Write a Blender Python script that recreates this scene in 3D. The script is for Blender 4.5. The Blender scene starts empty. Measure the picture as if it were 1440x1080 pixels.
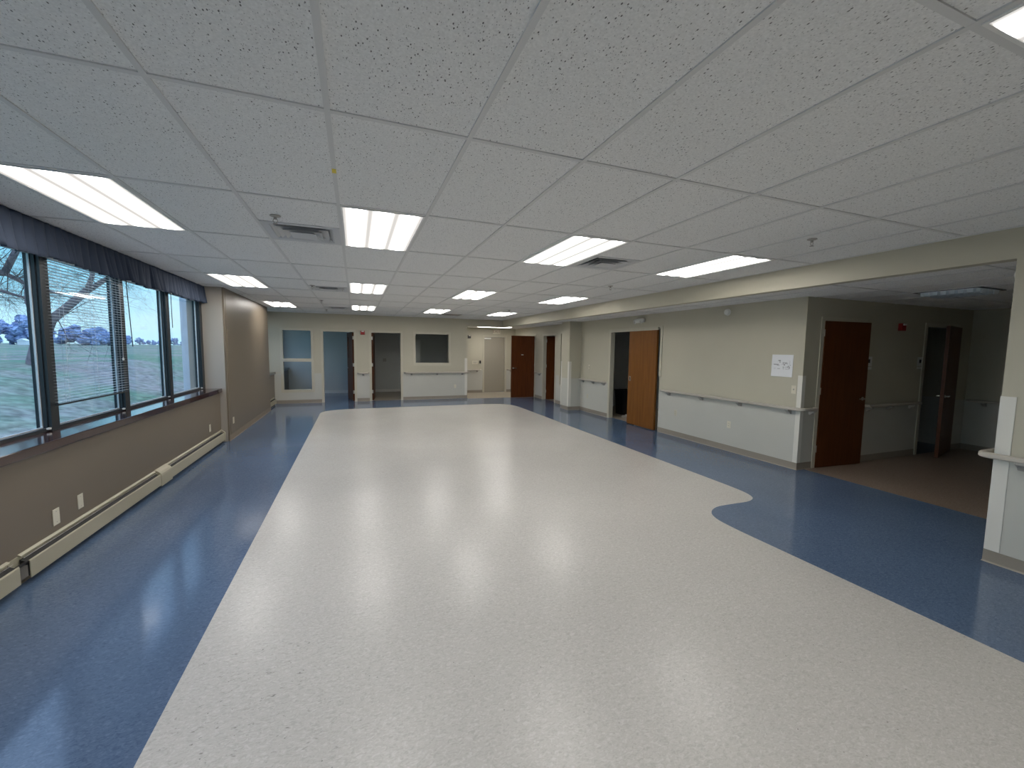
import bpy, bmesh, math, random
from mathutils import Vector, Matrix
random.seed(7)
PI = math.pi
SC = bpy.context.scene
COL = SC.collection

# ------------------------------------------------------------------ camera, world, exposure
EYE = 1.6635
YAW, PITCH, ROLL, FPX = -0.3624, -0.0840, -0.0128, 581.24
cy, sy = math.cos(YAW), math.sin(YAW); cp, sp = math.cos(PITCH), math.sin(PITCH); cr, sr = math.cos(ROLL), math.sin(ROLL)
ROT = Matrix(((cy, -sy, 0), (sy, cy, 0), (0, 0, 1))) @ Matrix(((1, 0, 0), (0, cp, -sp), (0, sp, cp))) @ Matrix(((cr, 0, sr), (0, 1, 0), (-sr, 0, cr)))
cam_data = bpy.data.cameras.new('camera')
cam_data.sensor_fit = 'HORIZONTAL'; cam_data.sensor_width = 36.0; cam_data.lens = 36.0 * FPX / 1440.0
cam_data.clip_start = 0.05; cam_data.clip_end = 2000
cam = bpy.data.objects.new('camera', cam_data); COL.objects.link(cam)
right, fwd, up = ROT.col[0], ROT.col[1], ROT.col[2]
m = Matrix((right, up, -fwd)).transposed().to_4x4(); m.translation = Vector((0, 0, EYE))
cam.matrix_world = m
SC.camera = cam

SKY_STRENGTH = 1.0
PANEL_STRENGTH = 8.6
SC.view_settings.view_transform = 'Standard'
SC.view_settings.look = 'None'
SC.view_settings.gamma = 1.0
SC.view_settings.use_curve_mapping = False
SC.view_settings.exposure = 0.36

world = bpy.data.worlds.new('sky'); SC.world = world; world.use_nodes = True
nt = world.node_tree; nt.nodes.clear()
def N(t, typ, **kw):
    n = t.nodes.new(typ)
    for k, v in kw.items(): setattr(n, k, v)
    return n
tc = N(nt, 'ShaderNodeTexCoord'); sep = N(nt, 'ShaderNodeSeparateXYZ'); nt.links.new(tc.outputs['Generated'], sep.inputs[0])
ramp = N(nt, 'ShaderNodeValToRGB'); nt.links.new(sep.outputs['Z'], ramp.inputs[0])
e = ramp.color_ramp.elements
e[0].position = 0.0; e[0].color = (0.45, 0.88, 1.05, 1)
e[1].position = 1.0; e[1].color = (1.1, 1.55, 2.3, 1)
for p_, c_ in ((0.10, (0.36, 0.84, 1.10)), (0.36, (0.20, 0.55, 1.05)), (0.46, (0.45, .80, 1.35)), (0.62, (0.95, 1.35, 2.05))):
    x = e.new(p_); x.color = (*c_, 1)
noi = N(nt, 'ShaderNodeTexNoise'); noi.inputs['Scale'].default_value = 2.6; noi.inputs['Detail'].default_value = 5
mp = N(nt, 'ShaderNodeMapping'); mp.inputs['Scale'].default_value = (1, 1, 4); nt.links.new(tc.outputs['Generated'], mp.inputs[0]); nt.links.new(mp.outputs[0], noi.inputs['Vector'])
cr2 = N(nt, 'ShaderNodeValToRGB'); nt.links.new(noi.outputs['Fac'], cr2.inputs[0]); cr2.color_ramp.elements[0].position = .42; cr2.color_ramp.elements[1].position = .7
mx = N(nt, 'ShaderNodeMixRGB'); mx.blend_type = 'LIGHTEN'; nt.links.new(cr2.outputs[0], mx.inputs[0]); nt.links.new(ramp.outputs[0], mx.inputs[1]); mx.inputs[2].default_value = (0.62, 0.92, 1.10, 1)
bg = N(nt, 'ShaderNodeBackground'); nt.links.new(mx.outputs[0], bg.inputs[0]); bg.inputs[1].default_value = SKY_STRENGTH
wo = N(nt, 'ShaderNodeOutputWorld'); nt.links.new(bg.outputs[0], wo.inputs[0])

# ------------------------------------------------------------------ materials
def mat(name, col, rough=0.6, metal=0.0, bump=None, spec=0.5, noise=None, coat=0.0):
    """bump=(scale,strength,distance)  noise=(scale, amount) multiplies the colour"""
    M = bpy.data.materials.new(name); M.use_nodes = True
    t = M.node_tree; b = t.nodes['Principled BSDF']
    b.inputs['Base Color'].default_value = (*col, 1); b.inputs['Roughness'].default_value = rough; b.inputs['Metallic'].default_value = metal
    b.inputs['Specular IOR Level'].default_value = spec; b.inputs['Coat Weight'].default_value = coat
    tcn = N(t, 'ShaderNodeTexCoord')
    if noise:
        n = N(t, 'ShaderNodeTexNoise'); n.inputs['Scale'].default_value = noise[0]; n.inputs['Detail'].default_value = 4; t.links.new(tcn.outputs['Object'], n.inputs['Vector'])
        r = N(t, 'ShaderNodeMapRange'); r.inputs['From Min'].default_value = .3; r.inputs['From Max'].default_value = .7; r.inputs['To Min'].default_value = 1 - noise[1]; r.inputs['To Max'].default_value = 1 + noise[1]
        t.links.new(n.outputs['Fac'], r.inputs['Value'])
        v = N(t, 'ShaderNodeVectorMath', operation='SCALE'); v.inputs[0].default_value = col; t.links.new(r.outputs[0], v.inputs['Scale']); t.links.new(v.outputs[0], b.inputs['Base Color'])
    if bump:
        n = N(t, 'ShaderNodeTexNoise'); n.inputs['Scale'].default_value = bump[0]; n.inputs['Detail'].default_value = 3; t.links.new(tcn.outputs['Object'], n.inputs['Vector'])
        bp = N(t, 'ShaderNodeBump'); bp.inputs['Strength'].default_value = bump[1]; bp.inputs['Distance'].default_value = bump[2]
        t.links.new(n.outputs['Fac'], bp.inputs['Height']); t.links.new(bp.outputs[0], b.inputs['Normal'])
    return M

def two_tone(name, upper, lower, zsplit, rough):
    M = mat(name, upper, rough, bump=(260, .25, .0015))
    t = M.node_tree; b = t.nodes['Principled BSDF']
    tcn = N(t, 'ShaderNodeTexCoord'); s = N(t, 'ShaderNodeSeparateXYZ'); t.links.new(tcn.outputs['Object'], s.inputs[0])
    g = N(t, 'ShaderNodeMath', operation='GREATER_THAN'); g.inputs[1].default_value = zsplit; t.links.new(s.outputs['Z'], g.inputs[0])
    n = N(t, 'ShaderNodeTexNoise'); n.inputs['Scale'].default_value = 1.3; n.inputs['Detail'].default_value = 4; t.links.new(tcn.outputs['Object'], n.inputs['Vector'])
    r = N(t, 'ShaderNodeMapRange'); r.inputs['To Min'].default_value = .94; r.inputs['To Max'].default_value = 1.06; t.links.new(n.outputs['Fac'], r.inputs['Value'])
    m1 = N(t, 'ShaderNodeMixRGB'); t.links.new(g.outputs[0], m1.inputs[0]); m1.inputs[1].default_value = (*lower, 1); m1.inputs[2].default_value = (*upper, 1)
    v = N(t, 'ShaderNodeVectorMath', operation='SCALE'); t.links.new(m1.outputs[0], v.inputs[0]); t.links.new(r.outputs[0], v.inputs['Scale']); t.links.new(v.outputs[0], b.inputs['Base Color'])
    return M

UP = (0.52, 0.49, 0.39); LO = (0.55, 0.545, 0.495)
M_WALL = two_tone('beige_wall_paint', UP, LO, 0.878, .55)
M_BROWN = mat('brown_wall_paint', (0.185, 0.150, 0.110), .40, bump=(240, .2, .001))
M_BROWNLITE = mat('greige_wall_paint', (0.36, 0.33, 0.29), .5, bump=(240, .2, .001))
M_ROOM = mat('pale_room_paint', (0.60, 0.62, 0.60), .6)
M_BASE = mat('taupe_vinyl_base', (0.30, 0.265, 0.22), .5)
M_BASEBROWN = mat('brown_vinyl_base', (0.24, 0.19, 0.13), .4)
M_FRAME = mat('cream_door_frame_paint', (0.56, 0.53, 0.43), .4)
M_RAIL = mat('taupe_vinyl_rail', (0.50, 0.46, 0.40), .4)
M_BRKT = mat('grey_bracket_plastic', (0.40, 0.38, 0.35), .5)
M_GUARD = mat('white_vinyl_guard', (0.74, 0.72, 0.66), .4, bump=(500, .15, .0008))
M_PLATE = mat('cream_plastic', (0.70, 0.66, 0.54), .35)
M_WHITE = mat('white_plastic', (0.78, 0.78, 0.74), .35)
M_DARK = mat('black_plastic', (0.012, 0.012, 0.013), .4)
M_MULL = mat('dark_bronze_frame', (0.012, 0.018, 0.024), .35, spec=.5)
M_SILVER = mat('silver_glazing_stop', (0.55, 0.58, 0.60), .35, metal=.3)
M_METAL = mat('brushed_metal', (0.60, 0.58, 0.54), .3, metal=1)
M_TBAR = mat('painted_ceiling_bar', (0.70, 0.70, 0.69), .5)
M_WHITEFR = mat('white_enamel', (0.80, 0.80, 0.78), .4)
M_SILL = mat('dark_cherry_sill', (0.030, 0.009, 0.008), .14, noise=(6, .25), coat=.35)
M_HEAT = mat('cream_enamel', (0.42, 0.39, 0.29), .4)
M_FABRIC = mat('slate_blue_cloth', (0.042, 0.058, 0.094), .85, bump=(400, .3, .001))
M_RED = mat('red_plastic', (0.35, 0.01, 0.01), .35)
M_PAPER = mat('white_paper', (0.82, 0.83, 0.85), .7)
M_INK = mat('grey_ink', (0.16, 0.16, 0.17), .8)
M_INKL = mat('pale_grey_ink', (0.42, 0.42, 0.44), .8)
M_YEL = mat('yellow_tape', (0.75, 0.60, 0.05), .5)
M_BLIND = mat('white_aluminium_slat', (0.62, 0.66, 0.70), .35, metal=.1)
M_LEAFGREY = mat('taupe_painted_door', (0.36, 0.33, 0.27), .45)
M_DUCT = mat('dark_duct_and_slot_shade', (0.02, 0.02, 0.02), .7)
M_LOUV = mat('grey_enamel_louver', (0.62, 0.63, 0.64), .35)
M_PARA = mat('specular_aluminium', (0.88, 0.90, 0.92), .32, metal=1)

def wood(name, c1, c2, rough=.42):
    M = mat(name, c1, rough, spec=.25); t = M.node_tree; b = t.nodes['Principled BSDF']
    tcn = N(t, 'ShaderNodeTexCoord'); mpn = N(t, 'ShaderNodeMapping'); mpn.inputs['Scale'].default_value = (9, 9, 0.7); t.links.new(tcn.outputs['Object'], mpn.inputs[0])
    n = N(t, 'ShaderNodeTexNoise'); n.inputs['Scale'].default_value = 2.5; n.inputs['Detail'].default_value = 6; n.inputs['Distortion'].default_value = .6; t.links.new(mpn.outputs[0], n.inputs['Vector'])
    r = N(t, 'ShaderNodeValToRGB'); r.color_ramp.elements[0].color = (*c2, 1); r.color_ramp.elements[1].color = (*c1, 1); r.color_ramp.elements[0].position = .35; r.color_ramp.elements[1].position = .65
    t.links.new(n.outputs['Fac'], r.inputs[0]); t.links.new(r.outputs[0], b.inputs['Base Color'])
    return M
M_WOOD = wood('honey_oak_veneer', (0.21, 0.082, 0.016), (0.165, 0.062, 0.012))
M_WOOD2 = wood('red_brown_veneer', (0.115, 0.032, 0.007), (0.088, 0.023, 0.005))

def glass_mat(name, tint, gloss=.08):
    M = bpy.data.materials.new(name); M.use_nodes = True; t = M.node_tree; t.nodes.clear()
    tr = N(t, 'ShaderNodeBsdfTransparent'); tr.inputs[0].default_value = (*tint, 1)
    gl = N(t, 'ShaderNodeBsdfGlossy'); gl.inputs['Roughness'].default_value = .02; gl.inputs[0].default_value = (1, 1, 1, 1)
    lw = N(t, 'ShaderNodeLayerWeight'); lw.inputs['Blend'].default_value = .5
    pw = N(t, 'ShaderNodeMath', operation='POWER'); pw.inputs[1].default_value = 4.0; t.links.new(lw.outputs['Facing'], pw.inputs[0])
    fr = N(t, 'ShaderNodeMapRange'); fr.inputs['To Min'].default_value = .02; fr.inputs['To Max'].default_value = .55; t.links.new(pw.outputs[0], fr.inputs['Value'])
    mi = N(t, 'ShaderNodeMixShader'); t.links.new(fr.outputs[0], mi.inputs[0]); t.links.new(tr.outputs[0], mi.inputs[1]); t.links.new(gl.outputs[0], mi.inputs[2])
    o = N(t, 'ShaderNodeOutputMaterial'); t.links.new(mi.outputs[0], o.inputs[0])
    return M
M_GLASS = glass_mat('window_glass', (.97, .99, 1.0))

def floor_mat(name, base, dark, light, rough, coat=0.0, wear=.05, stains=False, spec=.5):
    M = bpy.data.materials.new(name); M.use_nodes = True; t = M.node_tree; b = t.nodes['Principled BSDF']
    tcn = N(t, 'ShaderNodeTexCoord')
    def noise(scale, det, vecscale=(1, 1, 1), dist=0):
        mpn = N(t, 'ShaderNodeMapping'); mpn.inputs['Scale'].default_value = vecscale; t.links.new(tcn.outputs['Object'], mpn.inputs[0])
        n = N(t, 'ShaderNodeTexNoise'); n.inputs['Scale'].default_value = scale; n.inputs['Detail'].default_value = det; n.inputs['Distortion'].default_value = dist; t.links.new(mpn.outputs[0], n.inputs['Vector']); return n
    def rmp(src, a, bb, c1, c2):
        r = N(t, 'ShaderNodeMapRange'); r.inputs['From Min'].default_value = a; r.inputs['From Max'].default_value = bb; r.inputs['To Min'].default_value = c1; r.inputs['To Max'].default_value = c2; t.links.new(src, r.inputs['Value']); return r
    n1 = noise(46, 4, (1, 1.7, 1), 1.2)
    dk = rmp(n1.outputs['Fac'], .53, .66, 0, 1); li = rmp(n1.outputs['Fac'], .46, .34, 0, 1)
    m1 = N(t, 'ShaderNodeMixRGB'); t.links.new(dk.outputs[0], m1.inputs[0]); m1.inputs[1].default_value = (*base, 1); m1.inputs[2].default_value = (*dark, 1)
    m2 = N(t, 'ShaderNodeMixRGB'); t.links.new(li.outputs[0], m2.inputs[0]); t.links.new(m1.outputs[0], m2.inputs[1]); m2.inputs[2].default_value = (*light, 1)
    n2 = noise(.8, 4); w = rmp(n2.outputs['Fac'], .3, .7, 1 - wear, 1 + wear)
    v = N(t, 'ShaderNodeVectorMath', operation='SCALE'); t.links.new(m2.outputs[0], v.inputs[0]); t.links.new(w.outputs[0], v.inputs['Scale'])
    out = v.outputs[0]
    # sparse dark flecks
    vo = N(t, 'ShaderNodeTexVoronoi'); vo.inputs['Scale'].default_value = 26; t.links.new(tcn.outputs['Object'], vo.inputs['Vector'])
    near = N(t, 'ShaderNodeMath', operation='LESS_THAN'); near.inputs[1].default_value = .085; t.links.new(vo.outputs['Distance'], near.inputs[0])
    sc_ = N(t, 'ShaderNodeSeparateXYZ'); t.links.new(vo.outputs['Color'], sc_.inputs[0])
    pick = N(t, 'ShaderNodeMath', operation='GREATER_THAN'); pick.inputs[1].default_value = .88 if stains else .97; t.links.new(sc_.outputs[0], pick.inputs[0])
    ml = N(t, 'ShaderNodeMath', operation='MULTIPLY'); t.links.new(near.outputs[0], ml.inputs[0]); t.links.new(pick.outputs[0], ml.inputs[1])
    ml2 = N(t, 'ShaderNodeMath', operation='MULTIPLY'); ml2.inputs[1].default_value = .55; t.links.new(ml.outputs[0], ml2.inputs[0])
    m3 = N(t, 'ShaderNodeMixRGB'); t.links.new(ml2.outputs[0], m3.inputs[0]); t.links.new(out, m3.inputs[1]); m3.inputs[2].default_value = (.08, .075, .07, 1)
    out = m3.outputs[0]
    if stains:   # scuffs near the left edge, close to the viewer
        n3 = noise(30, 5, (1, 2.2, 1), 1); s3 = rmp(n3.outputs['Fac'], .63, .72, 0, .7)
        dv = N(t, 'ShaderNodeVectorMath', operation='DISTANCE'); t.links.new(tcn.outputs['Object'], dv.inputs[0]); dv.inputs[1].default_value = (-.45, 2.1, 0)
        f = rmp(dv.outputs['Value'], .2, .75, 1, 0)
        mm = N(t, 'ShaderNodeMath', operation='MULTIPLY'); t.links.new(s3.outputs[0], mm.inputs[0]); t.links.new(f.outputs[0], mm.inputs[1])
        m4 = N(t, 'ShaderNodeMixRGB'); t.links.new(mm.outputs[0], m4.inputs[0]); t.links.new(out, m4.inputs[1]); m4.inputs[2].default_value = (.12, .11, .10, 1); out = m4.outputs[0]
    t.links.new(out, b.inputs['Base Color'])
    b.inputs['Roughness'].default_value = rough; b.inputs['Specular IOR Level'].default_value = spec
    nb = noise(18, 3, (1, 1.8, 1), .5)
    bp = N(t, 'ShaderNodeBump'); bp.inputs['Strength'].default_value = .10; bp.inputs['Distance'].default_value = .003; t.links.new(nb.outputs['Fac'], bp.inputs['Height']); t.links.new(bp.outputs[0], b.inputs['Normal'])
    b.inputs['Coat Weight'].default_value = coat; b.inputs['Coat Roughness'].default_value = .12
    return M
M_BLUE = floor_mat('blue_flecked_vinyl', (0.090, 0.138, 0.225), (0.068, 0.107, 0.182), (0.118, 0.17, 0.265), .11, wear=.08, spec=.45)
M_TAN = floor_mat('cream_flecked_vinyl', (0.475, 0.462, 0.435), (0.415, 0.402, 0.375), (0.535, 0.522, 0.50), .25, wear=.04, stains=True, spec=.17)
M_TAN2 = floor_mat('tan_flecked_vinyl', (0.42, 0.36, 0.28), (0.32, 0.27, 0.2), (0.5, 0.45, 0.36), .35)
M_CORR = floor_mat('brown_flecked_vinyl', (0.24, 0.18, 0.14), (0.18, 0.13, 0.10), (0.30, 0.24, 0.19), .45)

def ceil_mat():
    M = bpy.data.materials.new('fissured_ceiling_tile'); M.use_nodes = True; t = M.node_tree; b = t.nodes['Principled BSDF']
    b.inputs['Roughness'].default_value = .9; b.inputs['Specular IOR Level'].default_value = .2
    tcn = N(t, 'ShaderNodeTexCoord')
    mpn = N(t, 'ShaderNodeMapping'); mpn.inputs['Scale'].default_value = (1, .55, 1); mpn.inputs['Rotation'].default_value = (0, 0, .5); t.links.new(tcn.outputs['Object'], mpn.inputs[0])
    # warp
    def pits(scale, thr, keep):
        vo = N(t, 'ShaderNodeTexVoronoi'); vo.inputs['Scale'].default_value = scale; t.links.new(mpn.outputs[0], vo.inputs['Vector'])
        near = N(t, 'ShaderNodeMapRange'); near.inputs['From Min'].default_value = thr; near.inputs['From Max'].default_value = thr * .6; t.links.new(vo.outputs['Distance'], near.inputs['Value'])
        sx = N(t, 'ShaderNodeSeparateXYZ'); t.links.new(vo.outputs['Color'], sx.inputs[0])
        pk = N(t, 'ShaderNodeMath', operation='GREATER_THAN'); pk.inputs[1].default_value = 1 - keep; t.links.new(sx.outputs[0], pk.inputs[0])
        ml = N(t, 'ShaderNodeMath', operation='MULTIPLY'); t.links.new(near.outputs[0], ml.inputs[0]); t.links.new(pk.outputs[0], ml.inputs[1]); return ml
    a = pits(70, .21, .5); c = pits(150, .27, .45)
    mx_ = N(t, 'ShaderNodeMath', operation='MAXIMUM'); t.links.new(a.outputs[0], mx_.inputs[0]); 
    h = N(t, 'ShaderNodeMath', operation='MULTIPLY'); h.inputs[1].default_value = .6; t.links.new(c.outputs[0], h.inputs[0]); t.links.new(h.outputs[0], mx_.inputs[1])
    n = N(t, 'ShaderNodeTexNoise'); n.inputs['Scale'].default_value = 120; n.inputs['Detail'].default_value = 4; t.links.new(tcn.outputs['Object'], n.inputs['Vector'])
    cr_ = N(t, 'ShaderNodeMapRange'); cr_.inputs['From Min'].default_value = .3; cr_.inputs['From Max'].default_value = .7; cr_.inputs['To Min'].default_value = .90; cr_.inputs['To Max'].default_value = 1.06; t.links.new(n.outputs['Fac'], cr_.inputs['Value'])
    v = N(t, 'ShaderNodeVectorMath', operation='SCALE'); v.inputs[0].default_value = (.86, .86, .85); t.links.new(cr_.outputs[0], v.inputs['Scale'])
    m1 = N(t, 'ShaderNodeMixRGB'); t.links.new(mx_.outputs[0], m1.inputs[0]); t.links.new(v.outputs[0], m1.inputs[1]); m1.inputs[2].default_value = (.14, .14, .14, 1)
    t.links.new(m1.outputs[0], b.inputs['Base Color'])
    bp = N(t, 'ShaderNodeBump'); bp.inputs['Strength'].default_value = .35; bp.inputs['Distance'].default_value = .002; t.links.new(n.outputs['Fac'], bp.inputs['Height']); t.links.new(bp.outputs[0], b.inputs['Normal'])
    return M
M_CEIL = ceil_mat()

def diffuser_mat():
    M = bpy.data.materials.new('lit_prismatic_lens'); M.use_nodes = True; t = M.node_tree; t.nodes.clear()
    tcn = N(t, 'ShaderNodeTexCoord'); s = N(t, 'ShaderNodeSeparateXYZ'); t.links.new(tcn.outputs['Object'], s.inputs[0])
    k = N(t, 'ShaderNodeMath', operation='MULTIPLY'); k.inputs[1].default_value = 2 * PI / .185; t.links.new(s.outputs['X'], k.inputs[0])
    c = N(t, 'ShaderNodeMath', operation='COSINE'); t.links.new(k.outputs[0], c.inputs[0])
    r = N(t, 'ShaderNodeMapRange'); r.inputs['From Min'].default_value = -1; r.inputs['From Max'].default_value = 1; r.inputs['To Min'].default_value = .0; r.inputs['To Max'].default_value = 1; t.links.new(c.outputs[0], r.inputs['Value'])
    p = N(t, 'ShaderNodeMath', operation='POWER'); p.inputs[1].default_value = 1.6; t.links.new(r.outputs[0], p.inputs[0])
    r2 = N(t, 'ShaderNodeMapRange'); r2.inputs['To Min'].default_value = .065; r2.inputs['To Max'].default_value = 2.1; t.links.new(p.outputs[0], r2.inputs['Value'])
    st = N(t, 'ShaderNodeMath', operation='MULTIPLY'); st.inputs[1].default_value = PANEL_STRENGTH; t.links.new(r2.outputs[0], st.inputs[0])
    em = N(t, 'ShaderNodeEmission'); em.inputs[0].default_value = (1, .96, .91, 1); t.links.new(st.outputs[0], em.inputs[1])
    o = N(t, 'ShaderNodeOutputMaterial'); t.links.new(em.outputs[0], o.inputs[0])
    return M
M_LENS = diffuser_mat()
M_LENSRIM = mat('white_lens_rim', (.85, .85, .83), .4)

# ------------------------------------------------------------------ helpers
def link(name, me, parent=None, loc=None):
    o = bpy.data.objects.new(name, me); COL.objects.link(o)
    if parent: o.parent = parent
    if loc is not None: o.location = loc
    return o
def obj(name, bm, material, parent=None, smooth=False, loc=None):
    bmesh.ops.recalc_face_normals(bm, faces=bm.faces)
    me = bpy.data.meshes.new(name); bm.to_mesh(me); bm.free()
    if isinstance(material, (list, tuple)):
        for mm in material: me.materials.append(mm)
    else: me.materials.append(material)
    if smooth:
        for p in me.polygons: p.use_smooth = True
    return link(name, me, parent, loc)
def tag(o, label, cat, group=None, kind=None):
    o['label'] = label; o['category'] = cat
    if group: o['group'] = group
    if kind: o['kind'] = kind
    return o
def empty(name, loc, rz=0):
    o = bpy.data.objects.new(name, None); COL.objects.link(o); o.empty_display_size = .1
    o.location = loc; o.rotation_euler = (0, 0, rz); return o
def thing(name, label, cat, loc=(0, 0, 0), rz=0, group=None): return tag(empty(name, loc, rz), label, cat, group)
def struct(name, bm, material, parent=None, smooth=False):
    o = obj(name, bm, material, parent, smooth)
    if not parent: o['kind'] = 'structure'
    return o
def dup(root, loc, rz=None, label=None):
    r = root.copy(); COL.objects.link(r); r.location = loc
    if rz is not None: r.rotation_euler = (0, 0, rz)
    if label: r['label'] = label
    for ch in list(root.children):
        c = ch.copy(); COL.objects.link(c); c.parent = r
        for g in list(ch.children):
            d = g.copy(); COL.objects.link(d); d.parent = c
    return r
def box(bm, x0, x1, y0, y1, z0, z1, M=None, mi=0, bev=0):
    vs = [Vector((x, y, z)) for x in (x0, x1) for y in (y0, y1) for z in (z0, z1)]
    if M is not None: vs = [M @ v for v in vs]
    v = [bm.verts.new(p) for p in vs]
    fs = [bm.faces.new([v[i] for i in q]) for q in ((0, 1, 3, 2), (4, 6, 7, 5), (0, 4, 5, 1), (2, 3, 7, 6), (0, 2, 6, 4), (1, 5, 7, 3))]
    for f in fs: f.material_index = mi
    if bev: 
        bmesh.ops.recalc_face_normals(bm, faces=fs)
        es = list({e for f in fs for e in f.edges}); bmesh.ops.bevel(bm, geom=es, offset=bev, segments=2, affect='EDGES', profile=.6)
def B(*a, **k):
    bm = bmesh.new(); box(bm, *a, **k); return bm
def tube(bm, pts, radii, n=8, cap=True):
    pts = [Vector(p) for p in pts]; rings = []
    prev = None
    for i, p in enumerate(pts):
        d = (pts[min(i + 1, len(pts) - 1)] - pts[max(i - 1, 0)]).normalized()
        a = d.orthogonal().normalized() if prev is None else (prev - d * prev.dot(d)).normalized()
        prev = a; b = d.cross(a); r = radii[i] if isinstance(radii, (list, tuple)) else radii
        rings.append([bm.verts.new(p + (a * math.cos(2 * PI * k / n) + b * math.sin(2 * PI * k / n)) * r) for k in range(n)])
    for r0, r1 in zip(rings, rings[1:]):
        for k in range(n): bm.faces.new((r0[k], r0[(k + 1) % n], r1[(k + 1) % n], r1[k]))
    if cap and n > 2: bm.faces.new(rings[0][::-1]); bm.faces.new(rings[-1])
def lathe(bm, prof, n=24, M=None):
    """prof: (radius, height) along +Z"""
    rings = []
    for r, h in prof:
        ring = [Vector((r * math.cos(2 * PI * k / n), r * math.sin(2 * PI * k / n), h)) for k in range(n)]
        rings.append([bm.verts.new(M @ p if M is not None else p) for p in ring])
    for r0, r1 in zip(rings, rings[1:]):
        for k in range(n): bm.faces.new((r0[k], r0[(k + 1) % n], r1[(k + 1) % n], r1[k]))
    bm.faces.new(rings[0][::-1]); bm.faces.new(rings[-1])
def sweep(bm, path, prof, closed_prof=True):
    """path [(x,y)], prof [(o,z)]: o is the offset to the left of travel; mitred corners"""
    P = [Vector((p[0], p[1])) for p in path]; rings = []
    for i, p in enumerate(P):
        d0 = (P[i] - P[i - 1]).normalized() if i else None; d1 = (P[i + 1] - P[i]).normalized() if i < len(P) - 1 else None
        if d0 is None: d0 = d1
        if d1 is None: d1 = d0
        n0 = Vector((-d0.y, d0.x)); n1 = Vector((-d1.y, d1.x)); nn = (n0 + n1)
        nn = nn / max(1e-6, (1 + n0.dot(n1)))
        rings.append([bm.verts.new((p.x + nn.x * o, p.y + nn.y * o, z)) for o, z in prof])
    k = len(prof)
    for r0, r1 in zip(rings, rings[1:]):
        for j in range(k): bm.faces.new((r0[j], r0[(j + 1) % k], r1[(j + 1) % k], r1[j]))
    bm.faces.new(rings[0][::-1]); bm.faces.new(rings[-1])
def slab(bm, axis, lo, hi, u0, u1, v0, v1, holes=()):
    """wall (axis x or y) or ceiling (axis z) between lo and hi, with rectangular holes (ua,ub,va,vb)"""
    us = sorted({u0, u1, *[h[i] for h in holes for i in (0, 1) if u0 < h[i] < u1]}); vs = sorted({v0, v1, *[h[i] for h in holes for i in (2, 3) if v0 < h[i] < v1]})
    solid = lambda i, j: 0 <= i < len(us) - 1 and 0 <= j < len(vs) - 1 and not any(h[0] - 1e-6 < (us[i] + us[i + 1]) / 2 < h[1] + 1e-6 and h[2] - 1e-6 < (vs[j] + vs[j + 1]) / 2 < h[3] + 1e-6 for h in holes)
    cache = {}
    def V(a, u, v):
        key = (a, u, v)
        if key not in cache:
            c = {'x': (a, u, v), 'y': (u, a, v), 'z': (u, v, a)}[axis]; cache[key] = bm.verts.new(c)
        return cache[key]
    for i in range(len(us) - 1):
        for j in range(len(vs) - 1):
            if not solid(i, j): continue
            a, b, c, d = us[i], us[i + 1], vs[j], vs[j + 1]
            for w in (lo, hi): bm.faces.new((V(w, a, c), V(w, b, c), V(w, b, d), V(w, a, d)))
            if not solid(i - 1, j): bm.faces.new((V(lo, a, c), V(hi, a, c), V(hi, a, d), V(lo, a, d)))
            if not solid(i + 1, j): bm.faces.new((V(lo, b, c), V(hi, b, c), V(hi, b, d), V(lo, b, d)))
            if not solid(i, j - 1): bm.faces.new((V(lo, a, c), V(hi, a, c), V(hi, b, c), V(lo, b, c)))
            if not solid(i, j + 1): bm.faces.new((V(lo, a, d), V(hi, a, d), V(hi, b, d), V(lo, b, d)))
def S(*a): 
    bm = bmesh.new(); slab(bm, *a); return bm

# ------------------------------------------------------------------ main dimensions (metres)
HC, HL = 2.646, 2.439            # main ceiling, corridor ceiling
T = .6096
GX = lambda j: j * T - .0918     # ceiling grid columns
GY = lambda i: i * 2 * T + 1.9693  # ceiling grid rows
XW, XC = -2.19, -2.076           # wall under the windows, pier face
XG = -2.44                       # glass line
Y1, Y2, YF = 8.376, 12.15, 13.503  # pier start, pier end, far wall
XB, XR = 4.749, 5.844            # beam / near wall, right wall
YP, YS = 1.66, 3.955             # near wall end, corridor side wall
XE = 10.06                       # corridor end wall
YA = 15.1                        # alcove back wall
YB = -3.2                        # wall behind the camera

# ------------------------------------------------------------------ floor
bm = bmesh.new()
box(bm, -2.60, 10.3, YB - .2, 18.2, -.15, 0, mi=0)
def patch(bm, pts, z, mi):
    vs = [bm.verts.new((x, y, z)) for x, y in pts]; f = bm.faces.new(vs); f.material_index = mi
    lo = [bm.verts.new((x, y, -.001)) for x, y in pts]
    for i in range(len(vs)):
        g = bm.faces.new((vs[i], vs[(i + 1) % len(vs)], lo[(i + 1) % len(vs)], lo[i])); g.material_index = mi
tan = [(-.845, YB), (-.85, 10.9), (-.85, 11.30), (-.80, 11.52), (-.68, 11.68), (-.52, 11.79), (-.33, 11.86), (-.05, 11.88), (1.8, 11.885), (3.55, 11.885), (3.85, 11.86), (4.05, 11.79),
       (4.22, 11.66), (4.34, 11.48), (4.40, 11.2), (4.415, 10.8), (4.40, 9.5), (4.37, 7.9), (4.35, 5.6), (4.34, 4.2), (4.332, 3.75), (4.32, 3.56), (4.295, 3.44), (4.245, 3.345), (4.165, 3.290), (4.05, 3.265), (3.85, 3.268),
       (3.66, 3.265), (3.56, 3.24), (3.47, 3.19), (3.40, 3.12), (3.355, 3.03), (3.335, 2.92), (3.328, 2.72), (3.335, 2.4), (3.37, 1.0), (3.40, YB)]
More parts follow.
